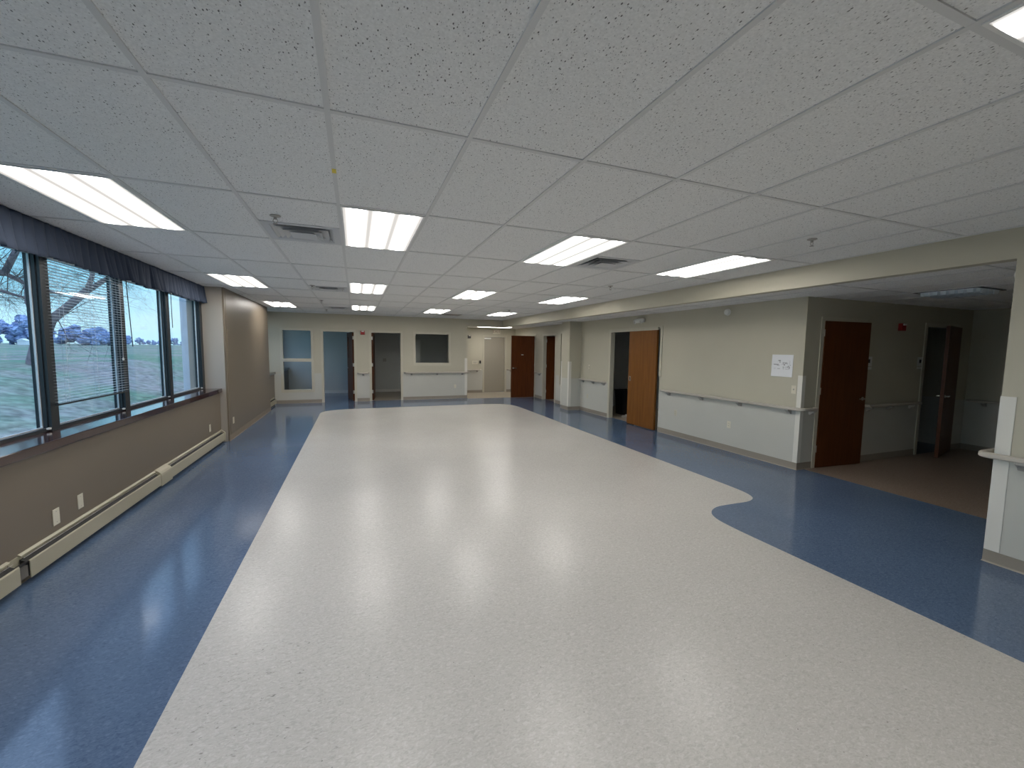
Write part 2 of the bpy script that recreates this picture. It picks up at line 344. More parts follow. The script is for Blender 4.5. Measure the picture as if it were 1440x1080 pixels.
def smooth_poly(pts, fixed=2):
    out = []
    n = len(pts)
    for i in range(n):
        p0, p1, p2, p3 = pts[(i - 1) % n], pts[i], pts[(i + 1) % n], pts[(i + 2) % n]
        out.append(p1)
        L = math.dist(p1, p2)
        if L < .6 and i < n - 1:
            for t in (.33, .66):
                q = []
                for k in (0, 1):
                    a, b, c, d = p0[k], p1[k], p2[k], p3[k]
                    # limit tangents on long neighbours
                    ta = (c - a) / max(1, math.dist(p0, p2) / (2 * L)) * .5; tb = (d - b) / max(1, math.dist(p1, p3) / (2 * L)) * .5
                    q.append((2 * t ** 3 - 3 * t * t + 1) * b + (t ** 3 - 2 * t * t + t) * ta + (-2 * t ** 3 + 3 * t * t) * c + (t ** 3 - t * t) * tb)
                out.append(tuple(q))
    return out
patch(bm, smooth_poly(tan), .0008, 1)
patch(bm, [(3.5, 13.33), (XR, 13.30), (XR, YA + .1), (3.5, YA + .1)], .0008, 2)
patch(bm, [(5.99, YB), (10.2, YB), (10.2, YS), (5.99, YS)], .0008, 3)
patch(bm, [(5.94, 6.3), (8.2, 6.3), (8.2, 10.4), (5.94, 10.4)], .0008, 2)
patch(bm, [(.15, 13.56), (3.4, 13.56), (3.4, 17.0), (.15, 17.0)], .0008, 2)
patch(bm, [(5.94, 10.5), (8.2, 10.5), (8.2, 13.0), (5.94, 13.0)], .0008, 3)
struct('floor', bm, [M_BLUE, M_TAN, M_TAN2, M_CORR])

# ------------------------------------------------------------------ ceilings and grid
vent_spots = [(-1, 1.5, 'ceiling vent nearest the viewer on the left, before the yellow-tagged grid bar'),
              (4, 1.5, 'ceiling air vent to the right of the third lit panel, on the beam side'),
              (-1, 4.5, 'middle one of the three ceiling air vents in line on the left side'),
              (-1, 7.5, 'farthest of the three ceiling air vents in line on the left side')]
holes = [(GX(j) + .05, GX(j) + T - .05, GY(r) + .05, GY(r) + T - .05) for j, r, _ in vent_spots]
holes.append((GX(4) + .03, GX(4) + T - .03, GY(8) + .03, GY(8) + T - .03))
bm = S('z', HC, HC + .06, -2.60, XB, YB, YF, holes); struct('ceiling', bm, M_CEIL)
bm = S('z', HL, HL + .06, XB + .12, XE, YB, YA + .1, ()); slab(bm, 'z', HL, HL + .06, 3.5, XB + .12, YF + .12, YA + .1); struct('ceiling', bm, M_CEIL)
bm = S('z', HL, HL + .06, -2.60, 3.40, YF + .12, 18.1, ()); struct('ceiling', bm, M_ROOM)
def bars(xs, ys, x0, x1, y0, y1, z):
    bm = bmesh.new()
    for x in xs: box(bm, x - .012, x + .012, y0, y1, z - .006, z)
    for y in ys: box(bm, x0, x1, y - .012, y + .012, z - .0055, z)
    return bm
bm = bars([GX(j) for j in range(-3, 8)], [GY(i) for i in range(-4, 10)], -2.33, XB, YB, YF, HC)
box(bm, XB - .022, XB, YB, YF, HC - .007, HC); box(bm, -2.3, XB, YF - .022, YF, HC - .007, HC)
struct('trim_1', bm, M_TBAR)
struct('trim_2', bars([5.37 + T * k for k in range(8)], [GY(i) for i in range(-4, 11)], XB + .12, XE, YB, YA, HL), M_TBAR)

# beam and header
bm = B(XB, XB + .12, YB, YF + .12, 2.404, HC + .06); struct('trim_3', bm, M_WALL)
bm = B(3.5, XB, YF, YF + .12, 2.404, HC + .06); struct('trim_4', bm, M_WALL)

# ------------------------------------------------------------------ walls
mod = 1.2192
wins = []   # window units between mullions: near edge, far edge (y)
edges_ = [(4.67 - mod * 0 + .0, 5.77), (5.87, 6.97), (7.07, 8.27)]
units = [(3.45, 4.57), (4.67, 5.77), (5.87, 6.97), (7.07, 8.27)] + [(3.45 - mod * k, 4.57 - mod * k) for k in range(1, 5)]
WZ0, WZ1 = .957, 2.42
WY0 = 3.45 - mod * 4 - .1
# wall below the windows
bm = B(-2.60, XW, YB, Y1, 0, .86); struct('wall_left', bm, M_BROWN)
bm = B(-2.60, -2.36, YB, Y1, WZ1 + .05, HC); box(bm, -2.60, -2.36, YB, WY0, .86, WZ1 + .05); struct('wall_left', bm, M_BROWNLITE)
# pier: room face brown, window return greige
bm = bmesh.new()
box(bm, -2.60, XC, Y1, Y2, 0, HC)
for f in bm.faces:
    c = f.calc_center_median()
    if abs(c.y - Y1) < 1e-4: f.material_index = 1
bmesh.ops.bevel(bm, geom=[e_ for e_ in bm.edges if all(abs(v.co.x - XC) < 1e-4 and abs(v.co.y - Y1) < 1e-4 for v in e_.verts)], offset=.02, segments=4, affect='EDGES')
struct('wall_left', bm, [M_BROWN, M_BROWNLITE])
struct('trim_5', B(XC - .001, XC + .004, Y1 + .10, Y1 + .112, .10, HC), M_BROWN)
# second bay behind the pier, beside the far wall, and the window of the room beyond
bm = B(-2.60, XW, Y2, 18.0, 0, .86); struct('wall_left', bm, M_BROWN)
bm = bmesh.new(); slab(bm, 'x', -2.60, -2.42, Y2, 18.0, .86, HC, [(Y2 + .08, YF - .08, WZ0, WZ1), (YF + .35, 15.9, WZ0, WZ1)])
struct('wall_left', bm, M_BROWNLITE)
# far wall
D1, D2 = (-.905, -.015), (.45, 1.36)
G1 = (-1.965, -1.20)
W3 = (1.79, 2.89)
bm = S('y', YF, YF + .12, -2.60, 3.5, 0, HC, [(D1[0], D1[1], -1, 2.14), (D2[0], D2[1], -1, 2.14), (G1[0], G1[1], .385, 1.235), (G1[0], G1[1], 1.30, 2.145), (W3[0], W3[1], 1.175, 2.125)])
struct('wall_far', bm, M_WALL)
bm = S('y', 16.2, 16.3, -2.60, .12, 0, HL, ()); struct('wall_far', bm, M_ROOM)
bm = S('y', 16.2, 16.3, .22, 3.45, 0, HL, ()); struct('wall_far', bm, M_ROOM)
bm = S('x', .12, .22, YF + .12, 16.3, 0, HL, ()); struct('wall_partition', bm, M_ROOM)
# alcove
bm = S('x', 3.40, 3.5, YF + .12, 16.3, 0, HL, ()); struct('wall_alcove', bm, M_WALL)
DA = (4.564, 5.436)
bm = S('y', YA, YA + .12, 3.40, XR + .1, 0, HL, [(DA[0], DA[1], -1, 2.134)]); struct('wall_alcove', bm, M_WALL)
# right wall, far part, middle part
DR = (13.20, 14.10); DM = (11.62, 12.51); DS = (6.86, 8.64)
bm = S('x', XR, XR + .10, YS, YA + .12, 0, HL + .06, [(DR[0], DR[1], -1, 2.14), (DM[0], DM[1], -1, 2.13), (DS[0], DS[1], -1, 2.12), (11.10, 11.27, .60, 2.16)])
struct('wall_right', bm, M_WALL)
bm = B(5.48, XR, 10.05, 10.52, 0, HL); struct('wall_right', bm, M_WALL)     # pilaster
# corridor side wall, end wall and its far side
DC1 = (6.19, 7.10); DC2 = (8.70, 9.62)
bm = S('y', YS, YS + .10, XR + .10, XE, 0, HL + .06, [(DC1[0], DC1[1], -1, 2.13), (DC2[0], DC2[1], -1, 2.13)]); struct('wall_right', bm, M_WALL)
bm = S('x', XE, XE + .12, YB, 5.5, 0, HL, ()); struct('wall_right', bm, M_WALL)
# near right wall (its end forms the corner at the picture's right edge)
bm = B(XB, XB + .12, YB, YP, 0, 2.404); struct('wall_right', bm, M_WALL)
bm = B(XB + .12, XE, YP - .12, YP, 0, HL); struct('wall_right', bm, M_WALL)
bm = S('y', YB - .12, YB, -2.60, XE, 0, HC, ()); struct('wall_back', bm, M_WALL)
# dark rooms behind the right wall
bm = S('x', 8.2, 8.3, 4.05, 13.1, 0, HL, ()); struct('wall_room', bm, M_ROOM)
bm = B(XR + .1, 8.2, 10.40, 10.50, 0, HL); struct('wall_room', bm, M_ROOM)
bm = B(XR + .1, 8.2, 13.0, 13.1, 0, HL); struct('wall_room', bm, M_ROOM)
bm = B(XR + .1, 8.2, 6.2, 6.3, 0, HL); struct('wall_room', bm, M_ROOM)
bm = B(XR + .1, XE, 5.4, 5.5, 0, HL); struct('wall_room', bm, M_ROOM)
bm = B(XR + .1, 7.5, 14.3, 14.4, 0, HL); box(bm, 7.4, 7.5, 13.1, 14.3, 0, HL); struct('wall_room', bm, M_ROOM)
bm = B(4.4, 5.6, YA + .9, YA + 1.0, 0, HL); struct('wall_room', bm, M_ROOM)

# ------------------------------------------------------------------ baseboards
BP = [(0, 0), (.012, 0), (.006, .012), (.005, .10), (0, .10)]
def baseboard(name, paths, material=M_BASE):
    bm = bmesh.new()
    for p in paths: sweep(bm, p, BP)
    struct(name, bm, material)
# travel so that the room lies to the left
baseboard('baseboard_far', [[(D1[0] - .05, YF), (-2.17, YF)], [(D2[0] - .05, YF), (D1[1] + .05, YF)], [(3.5, YF + .4), (3.5, YF), (D2[1] + .05, YF)]][0:2] + [[(3.5, YA), (3.5, YF)][::-1][::-1], [(3.5, YF), (D2[1] + .05, YF)]])
baseboard('baseboard_alcove', [[(DA[0] - .05, YA), (3.5, YA)], [(XR, YA), (DA[1] + .05, YA)]])
baseboard('baseboard_right', [[(XR, DM[1] + .05), (XR, DR[0] - .05)], [(5.48, 10.05), (5.48, 10.52), (XR, 10.52), (XR, DM[0] - .05)], [(XR, DS[1] + .05), (XR, 10.05), (5.48, 10.05)],
                              [(DC1[0] - .05, YS), (XR, YS), (XR, DS[0] - .01)], [(DC2[0] - .05, YS), (DC1[1] + .05, YS)], [(XE, YP), (XE, YS), (DC2[1] + .05, YS)]])
baseboard('baseboard_near', [[(XB, YB), (XB, YP), (XE, YP)]])
baseboard('baseboard_left', [[(XC, Y2), (XC, Y1)]], M_BASEBROWN)
baseboard('baseboard_room', [[(.12, 16.2), (-2.19, 16.2)], [(3.4, 16.2), (.22, 16.2)]], M_WHITE)

# ------------------------------------------------------------------ windows on the left
def window_unit(name, y0, y1, hooks=True):
    g = empty(name, (0, 0, 0)); g['kind'] = 'structure'
    bm = bmesh.new()
    f = .045
    slab(bm, 'x', -2.47, -2.415, y0, y1, WZ0 - .027, WZ1, [(y0 + .012, y1 - .012, WZ0, WZ1 - .03)]); obj('frame', bm, M_MULL, g)
    bm = bmesh.new(); slab(bm, 'x', -2.456, -2.442, y0 + .012, y1 - .012, WZ0, WZ1 - .03, [(y0 + .021, y1 - .021, WZ0 + .009, WZ1 - .039)]); obj('glazing_stop', bm, M_SILVER, g)
    obj('pane', B(-2.452, -2.446, y0 + .021, y1 - .021, WZ0 + .009, WZ1 - .039), M_GLASS, g)
    obj('latch', B(-2.415, -2.395, y1 - .03, y1 - .002, WZ0 - .012, WZ0 + .004, bev=.002), M_WHITE, g)
for i, (a, b) in enumerate(units): window_unit('window_%d' % (i + 1), a, b)
bm = bmesh.new()
ys_m = sorted([a for a, b in units])[1:]
for y in ys_m: box(bm, -2.49, -2.392, y - .1, y, WZ0 - .027, WZ1 + .02)
box(bm, -2.49, -2.392, 8.27, Y1, WZ0 - .027, WZ1 + .02); box(bm, -2.49, -2.392, WY0, WY0 + .1, WZ0 - .027, WZ1 + .02)
box(bm, -2.60, -2.36, WY0, Y1, WZ1, WZ1 + .055)
struct('trim_6', bm, M_MULL)
struct('trim_8', B(-2.55, -2.15, YB, Y1 - .005, .862, .93, bev=.006), M_SILL)   # cherry sill
struct('trim_9', B(-2.55, -2.15, Y2 + .005, YF - .005, .862, .93, bev=.006), M_SILL)
struct('trim_10', B(-2.55, -2.15, YF + .13, 16.19, .862, .93, bev=.006), M_SILL)
for nm, a, b in (('window_9', Y2 + .08, YF - .08), ('window_10', YF + .35, 15.9)):
    g = empty(nm, (0, 0, 0)); g['kind'] = 'structure'
    bm = bmesh.new(); slab(bm, 'x', -2.50, -2.44, a, b, WZ0 - .026, WZ1, [(a + .05, b - .05, WZ0, WZ1 - .05)]); obj('frame', bm, M_MULL, g)
    obj('pane', B(-2.478, -2.472, a + .05, b - .05, WZ0, WZ1 - .05), M_GLASS, g)

# valances: gathered cloth
def valance(y0, y1, label, seed):
    rnd = random.Random(seed)
    bm = bmesh.new(); n = int((y1 - y0) / .0075); rows = 9
    folds = []; y = y0
    while y < y1 + .2:
        folds.append((y, rnd.uniform(.018, .055))); y += rnd.uniform(.05, .13)
    def off(y, t):
        v = 0
        for k in range(len(folds) - 1):
            a, b = folds[k][0], folds[k + 1][0]
            if a <= y < b: v = folds[k][1] * abs(math.sin(PI * (y - a) / (b - a))) ** .55
        return v * (.25 + .95 * t) + .006 * math.sin(y * 9 + seed) * t
    grid = []
    for i in range(n + 1):
        y = y0 + (y1 - y0) * i / n; col = []
        zb = 2.352 + .010 * math.sin(y * 5 + seed) + .006 * math.sin(y * 23 + seed)
        for r in range(rows):
            t = r / (rows - 1); z = 2.640 * (1 - t) + zb * t
            col.append((-2.345 + off(y, t), y + .012 * t * math.sin(y * 31 + seed), z))
        grid.append(col)
    F = [[bm.verts.new(p) for p in c] for c in grid]; K = [[bm.verts.new((p[0] - .003, p[1], p[2])) for p in c] for c in grid]
    for i in range(n):
        for r in range(rows - 1):
            bm.faces.new((F[i][r], F[i + 1][r], F[i + 1][r + 1], F[i][r + 1])); bm.faces.new((K[i][r], K[i][r + 1], K[i + 1][r + 1], K[i + 1][r]))
        for r in (0, rows - 1): bm.faces.new((F[i][r], F[i + 1][r], K[i + 1][r], K[i][r]))
    for i in (0, n):
        for r in range(rows - 1): bm.faces.new((F[i][r], F[i][r + 1], K[i][r + 1], K[i][r]))
    t = thing('valance', label, 'curtain', (0, 0, 0), 0, 'valances above the windows')
    obj('cloth', bm, M_FABRIC, t, smooth=True)
    bm = bmesh.new(); tube(bm, [(-2.352, y0, 2.625), (-2.352, y1, 2.625)], .008, 8); obj('rod', bm, M_WHITEFR, t)
valance(2.9, 5.715, 'gathered slate-blue valance over the two nearer windows, left part', 3)
valance(5.735, 8.35, 'gathered slate-blue valance over the two farther windows, ending at the pier', 11)

# blind in the second window
bl = thing('window_blind', 'white horizontal slat blind lowered over the second window from the left', 'blind', (0, 0, 0))
bm = bmesh.new(); z = 1.165; k = 0
while z < 2.36:
    M = Matrix.Translation((-2.376, 0, z)) @ Matrix.Rotation(math.radians(-2), 4, 'Y')
    box(bm, -.0125, .0125, 4.62, 5.80, -.0005, .0005, M); z += .0262
obj('slats', bm, M_BLIND, bl)
obj('bottom_rail', B(-2.389, -2.363, 4.62, 5.80, 1.135, 1.150, bev=.003), M_MULL, bl)
obj('head_rail', B(-2.392, -2.360, 4.62, 5.80, 2.37, 2.40), M_WHITEFR, bl)
for y in (4.77, 5.22, 5.65):
    bm = bmesh.new(); tube(bm, [(-2.3625, y, 2.37), (-2.3625, y, 1.15)], .0012, 5); tube(bm, [(-2.3895, y, 2.37), (-2.3895, y, 1.15)], .0012, 5); obj('ladder_cord', bm, M_BLIND, bl)
bm = bmesh.new(); tube(bm, [(-2.352, 5.70, 2.37), (-2.350, 5.68, 1.52)], .0022, 6); c = obj('pull_cord', bm, M_BLIND, bl)
bm = bmesh.new(); lathe(bm, [(.003, -.025), (.010, -.022), (.008, 0), (.003, .005)], 10, Matrix.Translation((-2.350, 5.68, 1.515))); obj('tassel', bm, M_WHITE, c)
for (ya, yb, zb, lab) in ((5.90, 5.965, 1.64, 'thin blind wand hanging in front of the third window'), (7.10, 7.105, 1.90, 'short blind wand hanging in front of the fourth window')):
    t = thing('blind_wand', lab, 'blind wand', (0, 0, 0), 0, 'wands of raised blinds')
    bm = bmesh.new(); tube(bm, [(-2.375, ya, 2.40), (-2.375, yb, zb)], .0045, 6); obj('wand', bm, M_MULL, t)
    obj('head_rail', B(-2.392, -2.360, ya - .02, ya + 1.06, 2.375, 2.405), M_WHITEFR, t)

# ------------------------------------------------------------------ baseboard heaters
def heater(name, y0, y1, label, cap_end=False):
    t = thing(name, label, 'heater', (XW, (y0 + y1) / 2, 0), 0, 'baseboard heaters under the windows')
    L0, L1 = y0 - (y0 + y1) / 2, y1 - (y0 + y1) / 2
    def ext(prof):
        bm = bmesh.new(); a = [bm.verts.new((x, L0, z)) for x, z in prof]; b = [bm.verts.new((x, L1, z)) for x, z in prof]
        n = len(prof)
        for i in range(n): bm.faces.new((a[i], a[(i + 1) % n], b[(i + 1) % n], b[i]))
        bm.faces.new(a[::-1]); bm.faces.new(b); return bm
    obj('back_plate', ext([(.001, .03), (.004, .03), (.004, .203), (.016, .201), (.020, .198), (.020, .206), (.004, .216), (.001, .216)]), M_HEAT, t)
    obj('damper', ext([(.0315, .190), (.0335, .189), (.0345, .1915), (.0325, .1925)]), M_METAL, t)
    obj('front_panel', ext([(.058, .045), (.064, .045), (.064, .163), (.060, .170), (.0565, .1715), (.056, .169), (.058, .166), (.059, .158)]), M_HEAT, t)
    obj('shade_fin_block', ext([(.006, .06), (.054, .06), (.050, .158), (.010, .180)]), M_DUCT, t)  # fins as a solid block, coloured black to put shade into the slots
    if cap_end:
        bm = bmesh.new()
        pr = [(.001, .02), (.070, .02), (.070, .165), (.062, .178), (.028, .207), (.010, .219), (.001, .219)]
        a = [bm.verts.new((x, L1 - .035, z)) for x, z in pr]; b = [bm.verts.new((x, L1 + .01, z)) for x, z in pr]
        for i in range(len(pr)): bm.faces.new((a[i], a[(i + 1) % len(pr)], b[(i + 1) % len(pr)], b[i]))
        bm.faces.new(a[::-1]); bm.faces.new(b); obj('end_cap', bm, M_HEAT, t)
    return t
heater('baseboard_heater', 1.2, 3.64, 'cream baseboard heater section at the bottom left corner of the picture')
h2 = heater('baseboard_heater', 3.735, 5.90, 'long cream baseboard heater section beneath the two outlet plates')
heater('baseboard_heater', 5.905, 8.33, 'cream baseboard heater section running up to the brown pier', True)
heater('baseboard_heater', Y2 + .03, YF - .2, 'short far baseboard heater seen behind the brown pier beside the glazed far wall')
t = thing('heater_pipe_gap', 'exposed finned pipe and black damper rod in the gap between heater sections', 'heater pipe', (XW, 3.69, 0))
bm = bmesh.new(); tube(bm, [(.03, -.06, .10), (.03, .06, .10)], .012, 10); obj('pipe', bm, M_METAL, t)
bm = bmesh.new()
for k in range(9): box(bm, .012, .052, -.04 + k * .010, -.039 + k * .010, .06, .14)
obj('fins', bm, M_BRKT, t)
obj('damper_rod', B(.030, .052, -.13, .06, .150, .163, bev=.003), M_DARK, t)
obj('backing', B(.001, .006, -.046, .046, .03, .205), M_HEAT, t)
bm = bmesh.new()
pr = [(.001, .030), (.068, .030), (.070, .150), (.066, .172), (.052, .192), (.028, .210), (.008, .2205), (.001, .2205)]
a = [bm.verts.new((XW + x, 5.80, z)) for x, z in pr]; b = [bm.verts.new((XW + x, 6.10, z)) for x, z in pr]
for i in range(len(pr)): bm.faces.new((a[i], a[(i + 1) % len(pr)], b[(i + 1) % len(pr)], b[i]))
bm.faces.new(a[::-1]); bm.faces.new(b)
tag(obj('heater_splice_cover', bm, M_HEAT), 'curved cream splice cover over the joint of two baseboard heater sections', 'heater cover')

# ------------------------------------------------------------------ wall plates
def facing(x, y, z, d):
    """local +Z points out of the wall; d: '+x','-x','-y'"""
    R = {'+x': Matrix(((0, 0, 1), (1, 0, 0), (0, 1, 0))), '-x': Matrix(((0, 0, -1), (-1, 0, 0), (0, 1, 0))), '-y': Matrix(((1, 0, 0), (0, 0, -1), (0, 1, 0))), '+y': Matrix(((-1, 0, 0), (0, 0, 1), (0, 1, 0)))}[d]
    return Matrix.Translation((x, y, z)) @ R.to_4x4()
def on_wall(name, label, cat, x, y, z, d, group=None):
    t = thing(name, label, cat, (0, 0, 0), 0, group); t.matrix_world = facing(x, y, z, d); return t
def plate(name, label, cat, x, y, z, d, kind, w=.07, h=.115, m=M_PLATE, group=None):
    t = on_wall(name, label, cat, x, y, z, d, group)
    obj('cover_plate', B(-w / 2, w / 2, -h / 2, h / 2, .0005, .006, bev=.002), m, t)
    if kind == 'outlet':
        for s in (-1, 1):
            r = obj('receptacle', B(-.016, .016, s * .02 - .013, s * .02 + .013, .006, .008, bev=.002), m, t)
            bm = bmesh.new(); box(bm, -.008, -.005, s * .02 - .004, s * .02 + .006, .008, .0085); box(bm, .005, .008, s * .02 - .004, s * .02 + .006, .008, .0085); obj('slot', bm, M_DARK, r)
    elif kind == 'switch':
        obj('toggle', B(-.005, .005, -.006, .012, .006, .017, bev=.001), M_BRKT, t)
    elif kind == 'decora':
        obj('receptacle', B(-.017, .017, -.034, .034, .006, .0085, bev=.001), m, t)
        bm = bmesh.new(); box(bm, -.0012, .0012, -.034, .034, .0085, .009); obj('seam', bm, M_BRKT, t)
    else:
        for s in (-1, 1):
            bm = bmesh.new(); lathe(bm, [(.003, .006), (.003, .0072)], 10, Matrix.Translation((0, s * .04, 0))); obj('screw', bm, M_BRKT, t)
    return t
plate('outlet_plate', 'cream blank wall plate nearest the viewer above the left baseboard heater', 'wall plate', XW, 4.14, .328, '+x', 'blank', .075, .125)
plate('outlet_plate', 'cream wall plate above the heater, second from the near end', 'wall plate', XW, 4.445, .343, '+x', 'blank', .07, .12)
plate('outlet_plate', 'cream outlet plate at the far end of the left heater, in front of the pier', 'wall plate', XW, 7.78, .349, '+x', 'decora', .07, .115)
plate('outlet_plate', 'pale blank plate low on the brown pier', 'wall plate', XC, 8.66, .325, '+x', 'blank', .085, .115)
plate('outlet', 'faint outlet low on the far wall left of the alcove corner', 'outlet', 3.09, YF, .41, '-y', 'outlet')
plate('outlet', 'outlet low on the right wall just right of the sliding door', 'outlet', XR, 6.36, .465, '-x', 'outlet', m=M_FRAME)
plate('outlet', 'cream duplex outlet below the middle of the long right handrail', 'outlet', XR, 5.12, .45, '-x', 'outlet')
plate('outlet', 'faint outlet low on the wall between pilaster and sliding door', 'outlet', XR, 9.66, .427, '-x', 'outlet', m=M_FRAME)
plate('light_switch', 'cream light switch beside the corner guard, below the paper notice', 'switch', XR, 4.065, 1.14, '-x', 'switch')
plate('light_switch', 'small light switch on the wall between pilaster and sliding door', 'switch', XR, 9.60, 1.22, '-x', 'switch')
plate('wall_plate', 'small plate on the back wall of the dark room seen through the second far doorway', 'wall plate', 1.02, 16.2, 1.2, '-y', 'blank', .12, .12, M_BRKT)

# ------------------------------------------------------------------ handrails
def arc(cx, cy_, r, a0, a1, n=6): return [(cx + r * math.cos(math.radians(a0 + (a1 - a0) * i / n)), cy_ + r * math.sin(math.radians(a0 + (a1 - a0) * i / n))) for i in range(n + 1)]
RP = [(-.020, -.012), (-.018, .012), (-.008, .021), (.010, .022), (.020, .014), (.023, 0), (.019, -.016), (.008, -.022), (-.010, -.022)]
def handrail(label, path, brackets, z=.875, h=1.0):
    """brackets: (x, y, nx, ny): wall point and outward normal"""
    t = thing('handrail', label, 'handrail', (0, 0, 0), 0, 'taupe wall handrails')
    bm = bmesh.new(); sweep(bm, path, [(o * .9, z + zz) for o, zz in RP]); obj('rail', bm, M_RAIL, t, smooth=False)
    for (x, y, nx, ny) in brackets:
        bm = bmesh.new(); tx, ty = -ny, nx; w = .024
        P = [(.0005, -.085), (.0005, -.015), (.085, -.018), (.085, -.036), (.045, -.062), (.028, -.085)]
        A = [bm.verts.new((x + nx * o - tx * w, y + ny * o - ty * w, z + zz)) for o, zz in P]; C = [bm.verts.new((x + nx * o + tx * w, y + ny * o + ty * w, z + zz)) for o, zz in P]
        for i in range(len(P)): bm.faces.new((A[i], A[(i + 1) % len(P)], C[(i + 1) % len(P)], C[i]))
        bm.faces.new(A[::-1]); bm.faces.new(C); obj('bracket', bm, M_BRKT, t)
O = .072
handrail('short handrail between the two far doorways under the red alarm', [(.058, YF - .004), (.11, YF - O), (.335, YF - O), (.387, YF - .004)], [(.215, YF, 0, -1)])
handrail('handrail on the far wall under the dark interior window, ending at the alcove corner', [(1.44, YF - .004), (1.50, YF - O)] + arc(3.5, YF, O, -90, 0, 6) + [(3.5 + O, YF + .35), (3.504, YF + .42)], [(1.67, YF, 0, -1), (2.49, YF, 0, -1), (3.33, YF, 0, -1), (3.5, YF + .28, 1, 0)])
handrail('handrail on the alcove back wall left of its door, below the black reader', [(3.62, YA - .004), (3.68, YA - O), (4.40, YA - O), (4.455, YA - .004)], [(3.80, YA, 0, -1), (4.30, YA, 0, -1)])
handrail('stub of handrail on the alcove back wall behind the open brown door', [(5.50, YA - .004), (5.55, YA - O), (5.78, YA - O), (5.82, YA - .004)], [(5.66, YA, 0, -1)])
handrail('short handrail between the open brown alcove door and the next doorway on the right wall', [(XR - .004, 13.10), (XR - O, 13.04), (XR - O, 12.68), (XR - .004, 12.62)][::-1], [(XR, 12.75, -1, 0)])
handrail('handrail between the pilaster and the sliding door', [(XR - .004, 10.045), (XR - O, 9.99), (XR - O, 8.83), (XR - .004, 8.76)], [(XR, 9.875, -1, 0), (XR, 9.37, -1, 0), (XR, 8.88, -1, 0)])
handrail('long handrail on the right wall from the sliding door around the corner guard', [(XR - .004, 6.80), (XR - O, 6.73)] + arc(XR, YS, O, 180, 270, 5) + [(6.07, YS - O), (6.12, YS - .004)], [(XR, 6.55, -1, 0), (XR, 5.72, -1, 0), (XR, 4.92, -1, 0), (XR, 4.10, -1, 0), (6.04, YS, 0, -1)])
handrail('handrail between the two doors of the dark corridor', [(7.20, YS - .004), (7.25, YS - O), (8.57, YS - O), (8.62, YS - .004)], [(7.32, YS, 0, -1), (7.83, YS, 0, -1), (8.42, YS, 0, -1)])
handrail('dark handrail on the end wall of the unlit corridor', [(XE - .004, 3.93), (XE - O, 3.86), (XE - O, 1.9), (XE - .004, 1.84)], [(XE, 3.70, -1, 0), (XE, 2.9, -1, 0), (XE, 2.1, -1, 0)])
handrail('handrail wrapping the near wall end at the right edge of the picture', [(5.5, YP + .004), (5.44, YP + O)] + arc(XB, YP, O, 90, 180, 6) + [(XB - O, -1.0), (XB - .004, -1.06)], [(XB, 1.50, -1, 0), (XB, .6, -1, 0), (XB, -.3, -1, 0)])

# ------------------------------------------------------------------ corner guards
def guard(label, x, y, dx, dy, w=.062, z0=.103, z1=1.345):
    """corner at x,y; wings run dx along x and dy along y; plates stand outside the wall faces"""
    bm = bmesh.new(); tt = .0045
    xa, xb = (x, x + dx * w) if dx > 0 else (x - w, x); ya, yb = (y, y + dy * w) if dy > 0 else (y - w, y)
    box(bm, min(xa, xb) - (tt if dx > 0 else 0), max(xa, xb) + (tt if dx < 0 else 0), y - tt if dy > 0 else y, y if dy > 0 else y + tt, z0, z1)
    box(bm, x - tt if dx > 0 else x, x if dx > 0 else x + tt, ya, yb, z0, z1)
    tag(obj('corner_guard', bm, M_GUARD), label, 'corner guard', 'white corner guards')
guard('white corner guard at the right wall corner beside the light switch', XR, YS, 1, 1, .062)
guard('wide white corner guard on the near wall end at the right edge of the picture', XB, YP, 1, -1, .082)
guard('white corner guard where the far wall meets the alcove', 3.5, YF, -1, 1, .085)
guard('white corner guard on the near corner of the pilaster', 5.48, 10.05, 1, 1, .07)
guard('white corner guard on the far corner of the pilaster', 5.48, 10.52, 1, -1, .05)

# ------------------------------------------------------------------ door sets
def casing_y(bm, a, b, h, y, s, w=.045, t=.012, depth=.12):
    """frame in a wall whose room face is y; s = +1 if wall body lies toward +y"""
    yo = y - s * t; yi = y + s * (depth + .002)
    f = lambda *q: box(bm, q[0], q[1], min(q[2], q[3]), max(q[2], q[3]), q[4], q[5])
    f(a - w, a + .02, yo, y - s * .0005, 0, h + w); f(b - .02, b + w, yo, y - s * .0005, 0, h + w); f(a + .02, b - .02, yo, y - s * .0005, h - .02, h + w)
    f(a + .001, a + .020, y - s * .0005, yi, 0, h - .001); f(b - .020, b - .001, y - s * .0005, yi, 0, h - .001); f(a + .02, b - .02, y - s * .0005, yi, h - .02, h - .001)
def casing_x(bm, a, b, h, x, s, w=.045, t=.012, depth=.10, zr=0):
    xo = x - s * t; xi = x + s * (depth + .002)
    f = lambda *q: box(bm, min(q[0], q[1]), max(q[0], q[1]), q[2], q[3], q[4], q[5])
    xs = x - s * .0005
    f(xo, xs, a - w, a + .02, zr, h + w); f(xo, xs, b - .02, b + w, 0, h + w); f(xo, xs, a + .02, b - .02, h - .02, h + w)
    f(xs, xi, a + .001, a + .020, 0, h - .001); f(xs, xi, b - .020, b - .001, 0, h - .001); f(xs, xi, a + .02, b - .02, h - .02, h - .001)
def door_set(name): 
    g = empty(name, (0, 0, 0)); g['kind'] = 'structure'; return g
